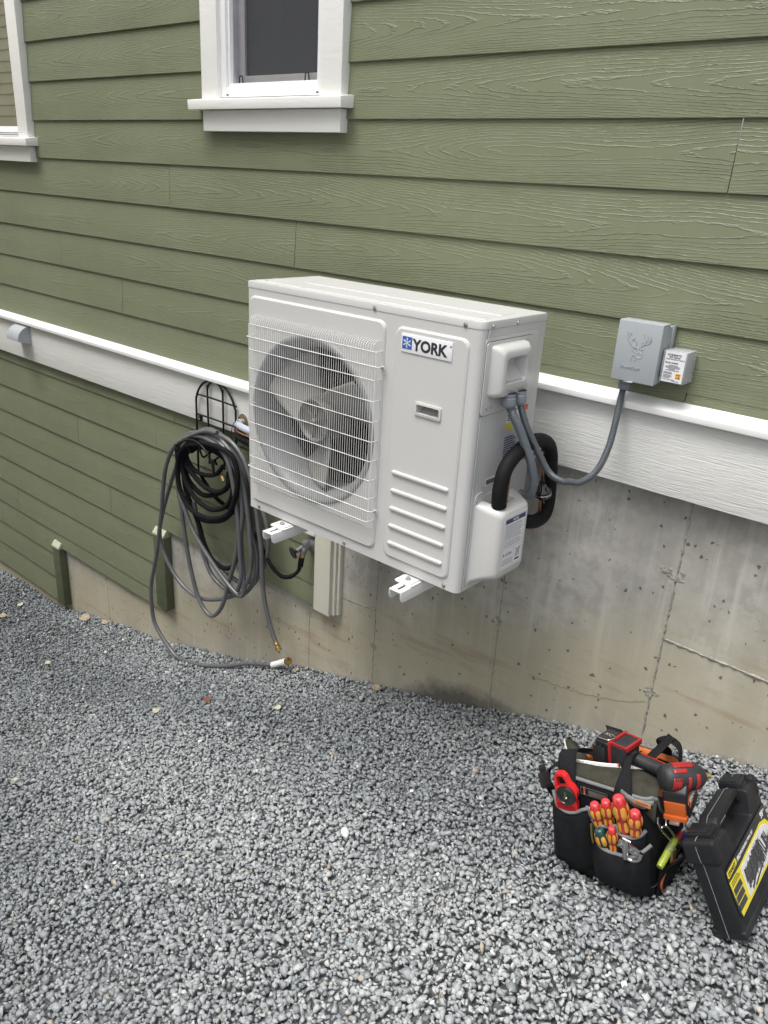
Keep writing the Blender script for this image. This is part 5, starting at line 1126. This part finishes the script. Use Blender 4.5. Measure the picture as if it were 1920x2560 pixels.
# ---- screwdrivers
M_RED = simple("insulated_red", (.46, .030, .024), .48, var=.18, vs=60, coat=.05, dirt=(.12, .03, .02, .35)); M_CAPR = simple("handle_cap_pink_red", (.72, .06, .07), .35, var=.08)
M_AMB = simple("handle_amber", (.62, .31, .05), .5, var=.15, vs=60, dirt=(.2, .1, .03, .35)); M_DGR = simple("handle_dark_green", (.012, .045, .04), .4, var=.15); M_DGC = simple("cap_teal", (.02, .085, .085), .4)
def driver(top, bot, wd, label, green=False, name='screwdriver'):
    top, bot = Vector(top), Vector(bot); L_ = (bot-top).length; root = bthing(name, label, 'screwdriver', tuple(bot), 'screwdrivers standing in the front pockets of the bag')
    Mt = toward(top, bot-top); r = wd/2
    pr = [(.0001, 0), (.62, .012), (.74, .05), (.78, .12), (.84, .16), (1.0, .30), (1.03, .38), (.96, .47), (.80, .56), (.76, .62), (.84, .72), (.86, .82), (.72, .93), (.60, 1.0), (.60, 1.25)]
    prof = [(a*r, b_*L_) for a, b_ in pr]
    o_ = MB().lathe(prof, 24, Mt, shape=lambda a, z: 1+.035*math.cos(6*a)).build('handle', M_DGR if green else M_RED, root, smooth=60)
    MB().lathe([(.0001, -.0012), (.60*r, .010*L_), (.745*r, .05*L_), (.790*r, .125*L_), (.78*r, .140*L_)], 24, Mt).build('cap', M_DGC if green else M_CAPR, o_, smooth=60)
    MB().lathe([(.0001, -.0017), (.30*r, -.0015), (.31*r, -.0006)], 16, Mt).build('cap_disc', M_CHROME if green else M_CAPR, o_, smooth=40)
    def rad(z):
        z /= L_
        for (a, za), (b_, zb_) in zip(pr[:-1], pr[1:]):
            if za <= z <= zb_: return (a+(b_-a)*(z-za)/(zb_-za))*r
        return r*.6
    for k in range(6):
        ac = R(60*k+30)
        for z0, z1, hw in ((.17, .52, .36), (.58, .86, .30)):
            g_ = []
            for i in range(9):
                t_ = i/8; z = (z0+(z1-z0)*t_)*L_; e_ = math.sqrt(max(0, 1-(2*t_-1)**6)); g_.append([((rad(z)*1.035+.0007)*math.cos(ac+hw*e_*q), (rad(z)*1.035+.0007)*math.sin(ac+hw*e_*q), z) for q in (-1, -.5, 0, .5, 1)])
            MB().grid(g_, Mt).build('grip_inlay', M_AMB, o_, smooth=60, solid=.0009)
    MB().lathe([(.0035, L_), (.0032, L_*1.9)], 10, Mt).build('shaft', M_BLACK, root)
    bfix(root); return root
driver((.111, -.034, .262), (.120, -.018, .182), .031, 'red and amber insulated screwdriver, leftmost of the four tall ones in the bag')
driver((.1408, -.034, .282), (.1455, -.018, .196), .030, 'red and amber insulated screwdriver, second from the left of the four tall ones')
driver((.1746, -.036, .308), (.186, -.016, .192), .038, 'largest red and amber insulated screwdriver, standing tallest in the middle of the bag front')
driver((.2169, -.034, .282), (.2110, -.018, .196), .033, 'red and amber insulated screwdriver, rightmost of the row, next to the bag corner')
driver((.1616, -.045, .219), (.163, -.032, .135), .0235, 'smallest red and amber insulated screwdriver, in the lower pocket beside the dark green one')
driver((.1271, -.044, .200), (.146, -.030, .118), .031, 'dark green and amber screwdriver leaning in the lower front pocket', green=True)
# little allen key end beside the pocket trim
o_ = bthing('hex_key', 'short steel hex key end poking out beside the dark green screwdriver', 'hex key', (.1045, -.036, .18))
MB().tube([(.1045, -.038, .200), (.1045, -.036, .17), (.106, -.03, .14)], .0032, 6).build('shank', M_BRASS, o_); bfix(o_)
# chrome flaring tool
o_ = bthing('flaring_tool', 'chrome flaring tool with a T-handle screw tucked in the lower front pocket', 'flaring tool', (.205, -.04, .15))
f_ = MB(); Mf = FRONT((.183, -.043, .197)) @ Matrix.Rotation(R(-14), 4, 'Z'); f_.box(0, .054, -.022, 0, -.004, .006, Mf).build('jaw_block', M_CHROME, o_, bevel=.0012)
for k in range(4):
    MB().lathe([(.0028, .0058), (.0030, .0066), (.0016, .0067), (.0015, .0055)], 12, Mf @ Matrix.Translation((.008+.0125*k, -.010, 0))).build('die_hole', M_STEEL, o_)
y_ = MB(); y_.tube(smooth_path([(.196, -.050, .180), (.200, -.052, .158), (.215, -.050, .150), (.232, -.048, .158), (.238, -.046, .178)], 5), .0048, 10).build('yoke', M_CHROME, o_, smooth=60)
s_ = MB(); s_.lathe([(.0052, 0), (.0068, .004), (.0068, .045), (.0055, .052)], 12, toward((.2055, -.056, .206), (-.08, .0, -1))); s_.build('screw_spindle', M_CHROME, o_, smooth=40)
MB().tube([(.1965, -.057, .2105), (.2165, -.057, .2075)], .0034, 10).build('t_bar', M_CHROME, o_, smooth=40); bfix(o_)
# red angle finder
o_ = bthing('angle_finder', 'red plastic magnetic angle finder with a round black dial in the left front pocket', 'angle finder', (.035, -.03, .20))
Ma = frame((.005, -.030, .207), (1, .05, .02), (-.02, -.06, 1)); af = MB()
# outline: slanted top loop with an opening, round dial boss, straight foot
out = [(0, 0), (0, .098), (.006, .108), (.022, .112), (.032, .106), (.041, .087), (.052, .078), (.060, .064), (.060, .050), (.055, .040), (.058, .022), (.0585, 0)]
hole = [(.0075, .066), (.0075, .095), (.012, .100), (.022, .1015), (.0265, .098), (.036, .078), (.030, .076), (.018, .070)]
def plate_with_hole(m, out, hole, h0, h1, M_):
    bmx = bmesh.new(); lo = []
    for P_ in (out, hole):
        v_ = [bmx.verts.new((x, y, 0)) for x, y in P_]; lo += [bmx.edges.new((v_[i], v_[(i+1) % len(v_)])) for i in range(len(v_))]
    bmesh.ops.triangle_fill(bmx, use_beauty=True, edges=lo); r_ = bmesh.ops.extrude_face_region(bmx, geom=bmx.faces[:]); vs_ = [g for g in r_['geom'] if isinstance(g, bmesh.types.BMVert)]
    bmesh.ops.translate(bmx, verts=vs_, vec=(0, 0, h1)); bmesh.ops.recalc_face_normals(bmx, faces=bmx.faces[:])
    bmx.verts.index_update(); m.add([(v_.co.x, v_.co.y, v_.co.z+h0) for v_ in bmx.verts], [tuple(v_.index for v_ in f.verts) for f in bmx.faces], M_); bmx.free(); return m
plate_with_hole(af, out, hole, -.012, .017, Ma); M_REDP = simple("bright_red_plastic", (.62, .018, .020), .35, var=.06, coat=.2)
bdy = af.build('body', M_REDP, o_, bevel=.0012)
MB().box(.004, .054, .003, .020, .0052, .0054, Ma).build('recess_shade', simple("shadowed_red", (.30, .006, .010), .5), bdy)  # flat plate; the shade of the recess is put into its darker red
dc = MB(); Mdl = Ma @ Matrix.Translation((.031, .050, .005)); dc.lathe([(.0265, 0), (.0265, .0045), (.0245, .0065), (.0225, .0068), (.0215, .0055), (.0001, .0055)], 40, Mdl)
dl_ = dc.build('dial', NT("dial_black", .12, spec=.6, coat=.6).m, o_, smooth=40); dl_.data.materials[0].node_tree.nodes["Principled BSDF"].inputs['Base Color'].default_value = (.008, .014, .013, 1)
MB().add([(-.004, -.012, .0062), (.006, -.010, .0062), (.003, .013, .0062), (-.002, .013, .0062)], [(0, 1, 2, 3)], Mdl).build('needle', simple("dial_green", (.05, .09, .035), .4, var=.4, vs=150), dl_, smooth=0)
MB().lathe([(.0030, .0057), (.0022, .0070), (.0001, .0072)], 12, Mdl @ Matrix.Translation((.002, -.006, 0))).build('pivot', M_CHROME, dl_); bfix(o_)
# ---- impact driver lying across the top
M_DRB = simple("tool_grip_black", (.020, .021, .024), .55, var=.2, vs=70, bs=.25, bscale=700, dirt=(.07, .07, .07, .35)); M_DRR = simple("tool_red", (.34, .018, .018), .38, var=.12, vs=40, dirt=(.15, .05, .045, .3))
o_ = bthing('impact_driver', 'red and black cordless impact driver lying across the top of the tool bag', 'power tool', (.18, .10, .33))
A0, A1 = Vector((.154, .106, .328)), Vector((.268, .082, .332)); e1 = (A1-A0).normalized()
Mh = frame(A0, e1, (.06, .96, .0))                              # x along the grip, y back, z up
gr = MB(); gr.lathe([(.0235, -.012), (.0215, .006), (.0185, .026), (.0180, .06), (.0190, .095), (.0225, .125), (.026, .145)], 20, toward(A0, e1), shape=lambda a, z: 1-.10*math.cos(2*a)); gr.build('grip', M_DRB, o_, smooth=60)
st = MB(); st.box(.012, .125, .010, .0135, .0105, .0155, Mh); st.build('grip_stripe', M_DRR, o_, bevel=.001)
ft_ = MB(); ft_.prism([(-.046, -.034), (-.012, -.036), (.0, -.026), (.0, .026), (-.010, .036), (-.044, .036)], -.040, .038, Mh).build('foot', M_DRB, o_, bevel=.005)
MB().box(-.040, .002, -.031, .031, .036, .0425, Mh).build('foot_top', M_DRB, o_, bevel=.003)
rd = MB(); rd.prism([(-.052, -.037), (-.044, -.038), (-.044, .040), (-.052, .039)], -.043, .043, Mh); rd.box(-.045, .004, .027, .032, .041, .0445, Mh).box(-.002, .005, -.031, .032, .030, .0440, Mh).box(-.045, .004, -.033, -.029, .036, .0440, Mh).build('foot_trim', M_DRR, o_, bevel=.002)
rd = MB(); rd.box(-.030, -.016, -.0385, -.034, -.030, -.010, Mh).build('release_tab', M_DRR, o_, bevel=.001)
bt = MB().box(-.094, -.0525, -.036, .034, -.040, .0355, Mh).build('battery', M_BLACK, o_, bevel=.006, seg=3)
bs_ = MB(); bs_.box(-.098, -.060, -.0405, -.0375, -.034, .020, Mh).box(-.088, -.082, -.0415, -.040, -.040, .034, Mh).box(-.074, -.070, -.0415, -.040, -.040, .034, Mh); bs_.build('battery_rib', M_DRB, bt, bevel=.0012)
MB().box(-.094, -.060, -.028, .026, .0350, .0368, Mh).build('battery_label', simple("battery_label_grey", (.045, .042, .04), .4, metal=.3, var=.3, vs=80), bt)
text('lettering', 'XC', .016, simple("label_pale", (.35, .34, .33), .5), bt, Mh @ Matrix.Translation((-.088, -.002, .0371)), .0001, 0)
MB().tube(smooth_path([Mh @ Vector(q) for q in ((-.090, -.034, .043), (-.058, -.034, .045), (-.050, -.030, .046), (-.046, -.016, .046), (-.050, -.008, .046), (-.058, -.006, .045))], 4), .0017, 6).build('belt_clip', M_STEEL, bt, smooth=60)
hc = Vector((.282, .082, .334)); bx_ = Vector((.66, .72, -.12)).normalized(); Mb = toward(hc, bx_)
hd = MB().lathe([(.0001, -.052), (.018, -.051), (.028, -.045), (.033, -.034), (.0345, -.015), (.0345, .010), (.0335, .030), (.030, .046), (.022, .056), (.013, .060), (.012, .064), (.0001, .064)], 32, Mb).build('head', M_DRB, o_, smooth=50)
def arcpatch(nm, z0, z1, a0, a1, rr, mat, par, th_=.0016):
    g_ = [[(rr(z0+(z1-z0)*i/6)*math.cos(R(a0+(a1-a0)*j/12)), rr(z0+(z1-z0)*i/6)*math.sin(R(a0+(a1-a0)*j/12)), z0+(z1-z0)*i/6) for j in range(13)] for i in range(7)]
    return MB().grid(g_, Mb).build(nm, mat, par, smooth=60, solid=th_)
def hrad(z):
    P_ = [(-.052, 0), (-.051, .018), (-.045, .028), (-.034, .033), (-.015, .0345), (.010, .0345), (.030, .0335), (.046, .030), (.056, .022)]
    for (za, a), (zb_, b_) in zip(P_[:-1], P_[1:]):
        if za <= z <= zb_: return a+(b_-a)*(z-za)/(zb_-za)+.0007
    return .02
# angle (in the barrel frame) that faces the viewer
vd = (BM.to_3x3().inverted() @ (Vector((1.241, -2.27, 1.644))-Vector((.9, -.58, .33)))).normalized(); vl = Mb.to_3x3().inverted() @ vd; va = math.degrees(math.atan2(vl.y, vl.x))
ul = Mb.to_3x3().inverted() @ Vector((0, 0, 1)); ua = math.degrees(math.atan2(ul.y, ul.x)); sgn = 1 if (ua-va+540) % 360-180 > 0 else -1
v1 = arcpatch('vent_panel', -.034, -.012, va-8*sgn, va-62*sgn, hrad, M_DRR, hd)
for a_ in (va-14*sgn, va-50*sgn):
    for k in range(3): arcpatch('vent_slot', -.030+.006*k, -.027+.006*k, a_-5, a_+5, lambda z: hrad(z)+.0009, M_BLACK, v1, .0004)
arcpatch('vent_panel', -.030, .006, va+14*sgn, va+30*sgn, hrad, M_DRR, hd)
arcpatch('badge_panel', -.026, .028, va+38*sgn, va+72*sgn, hrad, M_DRR, hd)
arcpatch('red_band', .004, .012, va-70*sgn, va-5*sgn, hrad, M_DRR, hd); arcpatch('red_band', .026, .036, va-66*sgn, va+6*sgn, hrad, M_DRR, hd)
MB().lathe([(.0085, .064), (.0085, .070), (.0065, .071), (.0065, .078), (.0001, .078)], 12, Mb).build('chuck', M_BRASS, hd, smooth=40); bfix(o_)
# ---- tape measure clipped to the right rim
o_ = bthing('tape_measure', 'black and orange tape measure on the right edge of the bag below the driver', 'tape measure', (.295, .075, .255))
Mt_ = Matrix.Translation((.262, .036, .240)) @ Matrix.Rotation(R(6), 4, 'Z') @ Matrix.Rotation(R(-6), 4, 'Y') @ Matrix.Scale(1.15, 4)
M_ORP = simple("orange_plastic", (.42, .09, .015), .38, var=.1, vs=40)
pr = [(-.0, .030), (0, .062), (.018, .080), (.058, .082), (.082, .070), (.088, .045), (.086, .006), (.070, 0), (.010, 0)]      # (y, z) profile
cs = MB(); cs.add([(0, y, z) for y, z in pr]+[(.050, y, z) for y, z in pr], [tuple(range(9)), tuple(range(9, 18))[::-1]]+[(i, (i+1) % 9, 9+(i+1) % 9, 9+i) for i in range(9)], Mt_)
case_ = cs.build('case', M_BLACK, o_, bevel=.005, seg=3, recalc=True)
MB().box(.003, .047, -.0035, .004, .010, .040, Mt_).build('front_grip', M_ORP, case_, bevel=.002)
MB().box(.001, .049, -.010, .006, .001, .011, Mt_).build('nose', M_ORP, case_, bevel=.002)
MB().box(.014, .034, -.016, -.006, -.004, .001, Mt_).build('blade_hook', M_STEEL, case_, bevel=.0005)
Mtf = Mt_ @ frame((.0505, .006, .022), (0, 1, .02), (0, 0, 1))
fr = MB(); hexo = [(0, .014), (.010, .028), (.064, .034), (.074, .026), (.066, .010), (.010, 0)]; hexi = [(.004, .014), (.012, .0245), (.063, .0305), (.069, .0255), (.063, .013), (.011, .0038)]
plate_with_hole(fr, hexo, hexi, 0, .0012, Mtf); fr.build('badge_frame', M_ORP, case_)
text('lettering', 'KMAX', .0165, M_LBL, case_, Mtf @ Matrix.Translation((.013, .0085, .0006)) @ Matrix.Rotation(R(4), 4, 'Z'), .0003, .0006, sx=.95); bfix(o_)
# ---- things in the side pocket
M_LIME = simple("lime_plastic", (.30, .38, .05), .3, var=.12, vs=60, coat=.3)
o_ = bthing('marker', 'lime green marker leaning in the bag side pocket behind the carabiner', 'marker', (.272, .0, .08))
a_, b_ = Vector([(0.2680,0.0052,0.1266)][0]), Vector([(0.2760,0.0770,0.1566)][0]); Mm = toward(a_, b_-a_); L_ = (b_-a_).length
MB().lathe([(.0001, -.01), (.008, -.01), (.0092, 0), (.0095, L_*.92), (.0085, L_*.97), (.005, L_), (.0001, L_)], 20, Mm).build('barrel', M_LIME, o_, smooth=50)
MB().lathe([(.0097, L_*.45), (.0097, L_*.72)], 20, Mm, cap=False).build('printed_band', simple("printed_grey_green", (.18, .22, .08), .5, var=.5, vs=300), o_); bfix(o_)
o_ = bthing('hook_knife', 'small red-handled hook tool in the bag side pocket beside the lime marker', 'hook tool', (.275, .13, .10))
a_, b_ = Vector([(0.2700,0.1088,0.1300)][0]), Vector([(0.2720,0.1292,0.1399)][0]); c_ = Vector([(0.2720,0.1492,0.1353)][0])
MB().tube([a_+(a_-b_)*.8, a_, b_], [.007, .0075, .006], 12).build('handle', M_RED, o_, smooth=50); MB().tube([b_, b_.lerp(c_, .6)+Vector((0, -.004, .004)), c_, c_+Vector((0, .008, -.004))], [.0028, .0028, .0032, .0016], 8).build('hook', M_LBL, o_, smooth=50); bfix(o_)
o_ = bthing('tape_roll', 'blue and white roll of tape standing in the side pocket beside the black case', 'tape roll', (.27, .17, .08))
c_ = Vector([(0.2620,0.2048,0.0585)][0]); Mr = toward(c_, (1, -.2, .3)); MB().lathe([(.012, -.009), (.023, -.009), (.023, .009), (.012, .009)], 28, Mr, cap=False).build('tape', simple("blue_tape", (.02, .04, .22), .4, var=.1), o_, smooth=35)
MB().lathe([(.010, -.0095), (.0125, -.0095), (.0125, .0095), (.010, .0095), (.010, -.0095)], 24, Mr, cap=False).build('core', M_WHITEP, o_, smooth=35); bfix(o_)
o_ = bthing('wood_rule', 'short pale wooden rule standing in the side pocket behind the marker', 'wooden rule', (.28, .07, .06))
a_ = Vector([(0.2580,0.1145,0.0761)][0]); MB().box(-.003, .003, -.012, .012, -.05, .012, Matrix.Translation(a_) @ Matrix.Rotation(R(-20), 4, 'X')).build('rule', simple("pale_wood", (.50, .36, .17), .6, var=.2, vs=120), o_, bevel=.0008); bfix(o_)
o_ = bthing('carabiner', 'steel carabiner hooked to the side of the tool bag', 'carabiner', (.27, .05, .15))
cp = [(0.2620,-0.0064,0.2664),(0.2640,-0.0076,0.2502),(0.2680,0.0086,0.2196),(0.2720,0.0497,0.1700),(0.2760,0.0897,0.1286),(0.2760,0.1075,0.1196),(0.2760,0.0952,0.1354),(0.2720,0.0535,0.1921),(0.2700,0.0303,0.2184),(0.2680,0.0082,0.2318),(0.2680,0.0039,0.2286)]
MB().tube(smooth_path(cp, 5), .0030, 10).build('frame', M_CHROME, o_, smooth=60)
cp2 = [(0.2620,0.0441,0.2413),(0.2640,0.0421,0.2265),(0.2680,0.0310,0.2183)]; MB().tube(cp2, .0022, 8).build('gate', M_CHROME, o_, smooth=60)
MB().tube([(0.2760,0.0826,0.1375),(0.2760,0.1129,0.1088)], .0065, 10).build('swivel', M_BLACK, o_, smooth=40); bfix(o_)

# ================================================================== BLOW-MOULDED CASE LEANING ON THE BAG
CM = Matrix(((-.036, -.858, -.512, 1.016), (.999, -.052, .017, -.692), (-.041, -.510, .859, .057), (0, 0, 0, 1)))
CM3 = CM.to_3x3(); q_ = CM3.to_quaternion().to_matrix().to_4x4(); q_.translation = (1.016, -.692, .055); CM = q_
kc = thing('tool_case', 'black moulded tool case with a yellow label leaning against the tool bag', 'tool case'); kc.matrix_world = CM
M_CASEB = simple("scuffed_black_case", (.012, .013, .015), .50, spec=.35, var=.15, vs=20, bs=.35, bscale=260, bd=.0006, dirt=(.085, .085, .088, .45))
L_, T_, U_ = .332, .078, .236
b = MB()
# main shell: rounded outline in x-z with a dip behind the handle, extruded through the thickness
prof = [(.012, 0), (L_-.012, 0), (L_, .012), (L_, .200), (L_-.004, .228), (.262, .230), (.255, .205), (.245, .172), (.100, .172), (.090, .205), (.083, .228), (.006, .230), (0, .214), (0, .012)]
n = len(prof); in_ = [(.166+(x-.166)*.975, .115+(z-.115)*.965) for x, z in prof]
V = [(x, -.008, z) for x, z in in_]+[(x, -.016, z) for x, z in prof]+[(x, -T_+.012, z) for x, z in prof]+[(x, -T_+.001, z) for x, z in in_]
F = [tuple(range(n)), tuple(range(3*n, 4*n))[::-1]]+[(k*n+i, k*n+(i+1) % n, (k+1)*n+(i+1) % n, (k+1)*n+i) for k in range(3) for i in range(n)]
b.add(V, F); shell_ = b.build('shell', M_CASEB, kc, bevel=.0045, seg=3, recalc=True)
# corner shoulders, raised centre flange
s_ = MB(); s_.box(-.005, .022, -T_-.001, .001, .182, .239); s_.build('corner_guard', M_CASEB, shell_, bevel=.010, seg=4)
s_ = MB(); s_.box(L_-.020, L_+.004, -T_-.001, .001, .184, .238); s_.build('corner_guard', M_CASEB, shell_, bevel=.010, seg=4)
s_ = MB(); s_.box(.0, L_, -T_-.002, .002, -.004, .018); s_.build('base_rim', M_CASEB, shell_, bevel=.007, seg=3)
for x in (.024, .270):
    k_ = MB(); k_.box(x, x+.050, -.063, -.004, .214, .2445); la = k_.build('latch', M_CASEB, kc, bevel=.003)
    MB().box(x+.004, x+.046, -.056, -.010, .2448, .2468).build('latch_plate', M_CASEB, la, bevel=.001)
    MB().box(x+.006, x+.044, -.067, -.0635, .196, .236).build('latch_tongue', M_CASEB, la, bevel=.0015)
hn = MB(); hp_ = [(.078, .205), (.084, .236), (.100, .2455), (.236, .2455), (.258, .236), (.264, .205), (.246, .205), (.240, .224), (.104, .224), (.096, .205)]
hn.add([(x, -.058, z) for x, z in hp_]+[(x, -.012, z) for x, z in hp_], [tuple(range(10)), tuple(range(10, 20))[::-1]]+[(i, (i+1) % 10, 10+(i+1) % 10, 10+i) for i in range(10)])
hn.build('handle', M_CASEB, kc, bevel=.006, seg=3, recalc=True)
M_SEAM = simple("moulding_seam_worn", (.22, .22, .225), .5, var=.3, vs=60)
MB().tube(smooth_path([(-.0003, -.037, -.004), (-.0006, -.037, .08), (-.0006, -.036, .18), (-.0052, -.035, .19), (-.0054, -.034, .225), (.004, -.034, .2395), (.022, -.034, .2395)], 4), .0008, 5).build('seam', M_SEAM, shell_)
MB().tube([(.082, -.034, .2365), (.100, -.034, .2460), (.236, -.034, .2460), (.258, -.034, .2368)], .0008, 5).build('seam', M_SEAM, shell_)
MB().tube([(.300, -.034, .2474), (.322, -.034, .2474)], .0007, 5).build('seam', M_SEAM, shell_)
# printed label on the broad side
ML = frame((0, -T_-.0012, 0), (1, 0, 0), (0, 0, 1))
lab = MB().prism([(.006, .062), (.003, .105), (-.001+.004, .150), (.008, .164), (.318, .164), (.322, .158), (.322, .046), (.016, .046)], 0, .0014, ML).build('label', simple("label_black", (.012, .012, .012), .3, coat=.3), kc)
def lp(nm, poly, mat, h): return MB().prism(poly, h-.0003, h, ML).build(nm, mat, lab)
M_LY = simple("case_label_yellow", (.80, .66, .03), .35, var=.05)
lp('yellow_border', [(.004, .137), (.075, .1345), (.235, .140), (.262, .142), (.300, .132), (.318, .112), (.319, .048), (.018, .048), (.016, .056), (.006, .118)], M_LY, .0018)
lp('picture_field', [(.082, .056), (.080, .128), (.232, .134), (.262, .134), (.292, .124), (.305, .108), (.306, .054)], simple("case_label_white", (.72, .72, .74), .35), .0022)
lp('brand_plate', [(.005, .1475), (.0065, .160), (.070, .1605), (.0725, .1485), (.069, .146), (.010, .1445)], M_LY, .0020)
text('lettering', 'STANLEY', .0112, M_INK, lab, ML @ Matrix.Translation((.0105, .1485, .0022)), .0002, .0005, sx=1.12, shear=.15)
text('lettering', 'PRO', .0125, simple("label_white_print", (.75, .75, .75), .4), lab, ML @ Matrix.Translation((.077, .146, .0017)), .0002, .0004, shear=.3)
M_WP = simple("white_print", (.72, .72, .72), .4)
text('lettering', 'MECHANICS TOOL SET', .0095, M_WP, lab, ML @ Matrix.Translation((.104, .1475, .0017)), .0002, .0002, sx=1.05)
text('lettering', '99', .022, M_WP, lab, ML @ Matrix.Translation((.279, .1415, .0017)), .0002, .0007)
text('lettering', 'pc', .008, M_WP, lab, ML @ Matrix.Translation((.306, .1500, .0017)), .0002, .0002)
rq = random.Random(21); dk_ = MB()
for i in range(3): lp('photo_tile', [(.012+.0*i, .062+.019*i), (.012, .078+.019*i), (.062, .077+.019*i), (.066, .061+.019*i)], simple("photo_tile_dark", (.05, .052, .055), .4, var=.8, vs=260), .0022)
l = MB()
for i in range(3): l.box(.012, .070-.006*i, .1215+.0045*i, .1232+.0045*i, .0018, .0021, ML)
l.build('small_print', M_INK, lab)
# the printed picture: rows of sockets, extension bars, ratchets
tl_ = MB()
def bar(x0, y0, x1, y1, w, h=.0025):
    d_ = Vector((x1-x0, y1-y0, 0)); n_2 = Vector((-d_.y, d_.x, 0)).normalized()*w/2; p0, p1 = Vector((x0, y0, h)), Vector((x1, y1, h)); tl_.add([tuple(p0-n_2), tuple(p1-n_2), tuple(p1+n_2), tuple(p0+n_2)], [(0, 1, 2, 3)], ML)
for i in range(26):
    x = .092+.0050*i; bar(x, .086+rq.uniform(-.003, .003), x+.003, .112+rq.uniform(0, .008)+.0004*i, rq.uniform(.0036, .0052))
for i in range(20):
    x = .096+.0065*i; bar(x, .070+rq.uniform(-.003, .004), x+.004, .090, rq.uniform(.0045, .0065), .0026)
for i in range(10):
    x = .20+.010*i; bar(x, .060+rq.uniform(0, .01), x-.020+rq.uniform(-.006, .006), .118, rq.uniform(.003, .007), .0027)
for a in ((.110, .060, .175, .085, .008), (.130, .056, .215, .070, .006), (.235, .075, .300, .100, .009), (.24, .115, .295, .085, .005), (.26, .06, .298, .072, .007)): bar(*a, .0028)
tl_.build('printed_tools', simple("printed_dark_tools", (.045, .045, .045), .35, var=.6, vs=300), lab, smooth=0)


# ================================================================== LITTER AND THE ODD BIG STONE
def leaf(x, y, s, rz, mat, label, cat='leaf', group=None):
    o_ = thing('dry_leaf', label, cat, (x, y, float(gz(x, y))+.008), (R(12), R(-8), rz), group); g_ = []
    for i in range(9):
        t_ = i/8; w_ = math.sin(math.pi*t_)**.7*.38*s+.0004; g_.append([(s*(t_-.5), w_*q, .10*s*abs(q)**1.5+.06*s*math.sin(t_*5)) for q in (-1, -.5, 0, .5, 1)])
    b_ = MB().grid(g_).build('blade', mat, o_, smooth=60, solid=.0005); MB().tube([(-.75*s, 0, .004), (-.4*s, 0, .001), (.45*s, 0, .001)], .0006*max(1, s/.04), 5).build('stem', mat, o_); return o_
M_LF = simple("dry_leaf_tan", (.33, .27, .19), .8, var=.3, vs=120); M_LF2 = simple("dry_leaf_pale", (.44, .43, .32), .8, var=.25, vs=120); M_LF3 = simple("dry_leaf_rust", (.16, .05, .03), .7, var=.3, vs=120)
for i, (px_, s, rz, m_, lb_) in enumerate((((-3.611, -0.325), .055, .6, M_LF, 'tan dry leaf on the gravel at the left edge of the picture'),
    ((-3.687, -0.168), .050, -.5, M_LF2, 'pale curled leaf on the gravel left of the first green post'),
    ((-3.058, -0.041), .085, .2, M_LF, 'long tan leaf lying against the foot of the wall by the first green post'),
    ((-2.855, 0.009), .050, 1.0, M_LF, 'small tan leaf at the foot of the concrete right of the first green post'),
    ((-2.63, -0.511), .035, .9, M_LF2, 'pale yellow leaf scrap on gravel in the lower left'),
    ((-1.282, -0.412), .040, .3, M_LF3, 'small rust brown leaf on the gravel below the trailing hose end'),
    ((-1.424, -0.594), .038, 1.9, M_LF2, 'pale leaf scrap on the gravel left of the rust brown leaf'),
    ((-0.89, -0.331), .034, -.4, M_LF2, 'pale leaf scrap on the gravel below the heat pump'),
    ((-1.111, 0.066), .040, -.9, M_LF, 'thin tan leaf on the gravel just right of the white hose collar'),
    ((-0.604, 0.036), .045, .1, M_LF, 'thin tan leaf beside the dark stain at the foot of the wall'),
    ((-1.428, -1.245), .040, .7, M_LF2, 'cream leaf scrap on the gravel near the left edge'))):
    leaf(px_[0], min(px_[1], -.015), s, rz, m_, lb_, group='dry leaves scattered on the gravel')
M_PEB = simple("pale_pebble", (.62, .62, .61), .6, var=.08, vs=60, bs=.3, bscale=300)
def pebble(x, y, a, b_, c_, rz, label):
    m_ = MB().sphere((0, 0, 0), 1, 20, 12, sc=(a, b_, c_)); m_.v = [(x_*(1+.08*math.sin(z_*90+x_*70)), y_*(1+.06*math.cos(x_*110)), z_) for x_, y_, z_ in m_.v]
    o_ = m_.build('pebble', M_PEB, None, smooth=60); o_.location = (x, y, float(gz(x, y))+c_*.35+.004); o_.rotation_euler = (.1, .1, rz); tag(o_, label, 'pebble')
pebble(-0.015, -0.846, .020, .012, .009, -.6, 'smooth oval white pebble, larger than the crushed gravel around it, in the middle foreground')
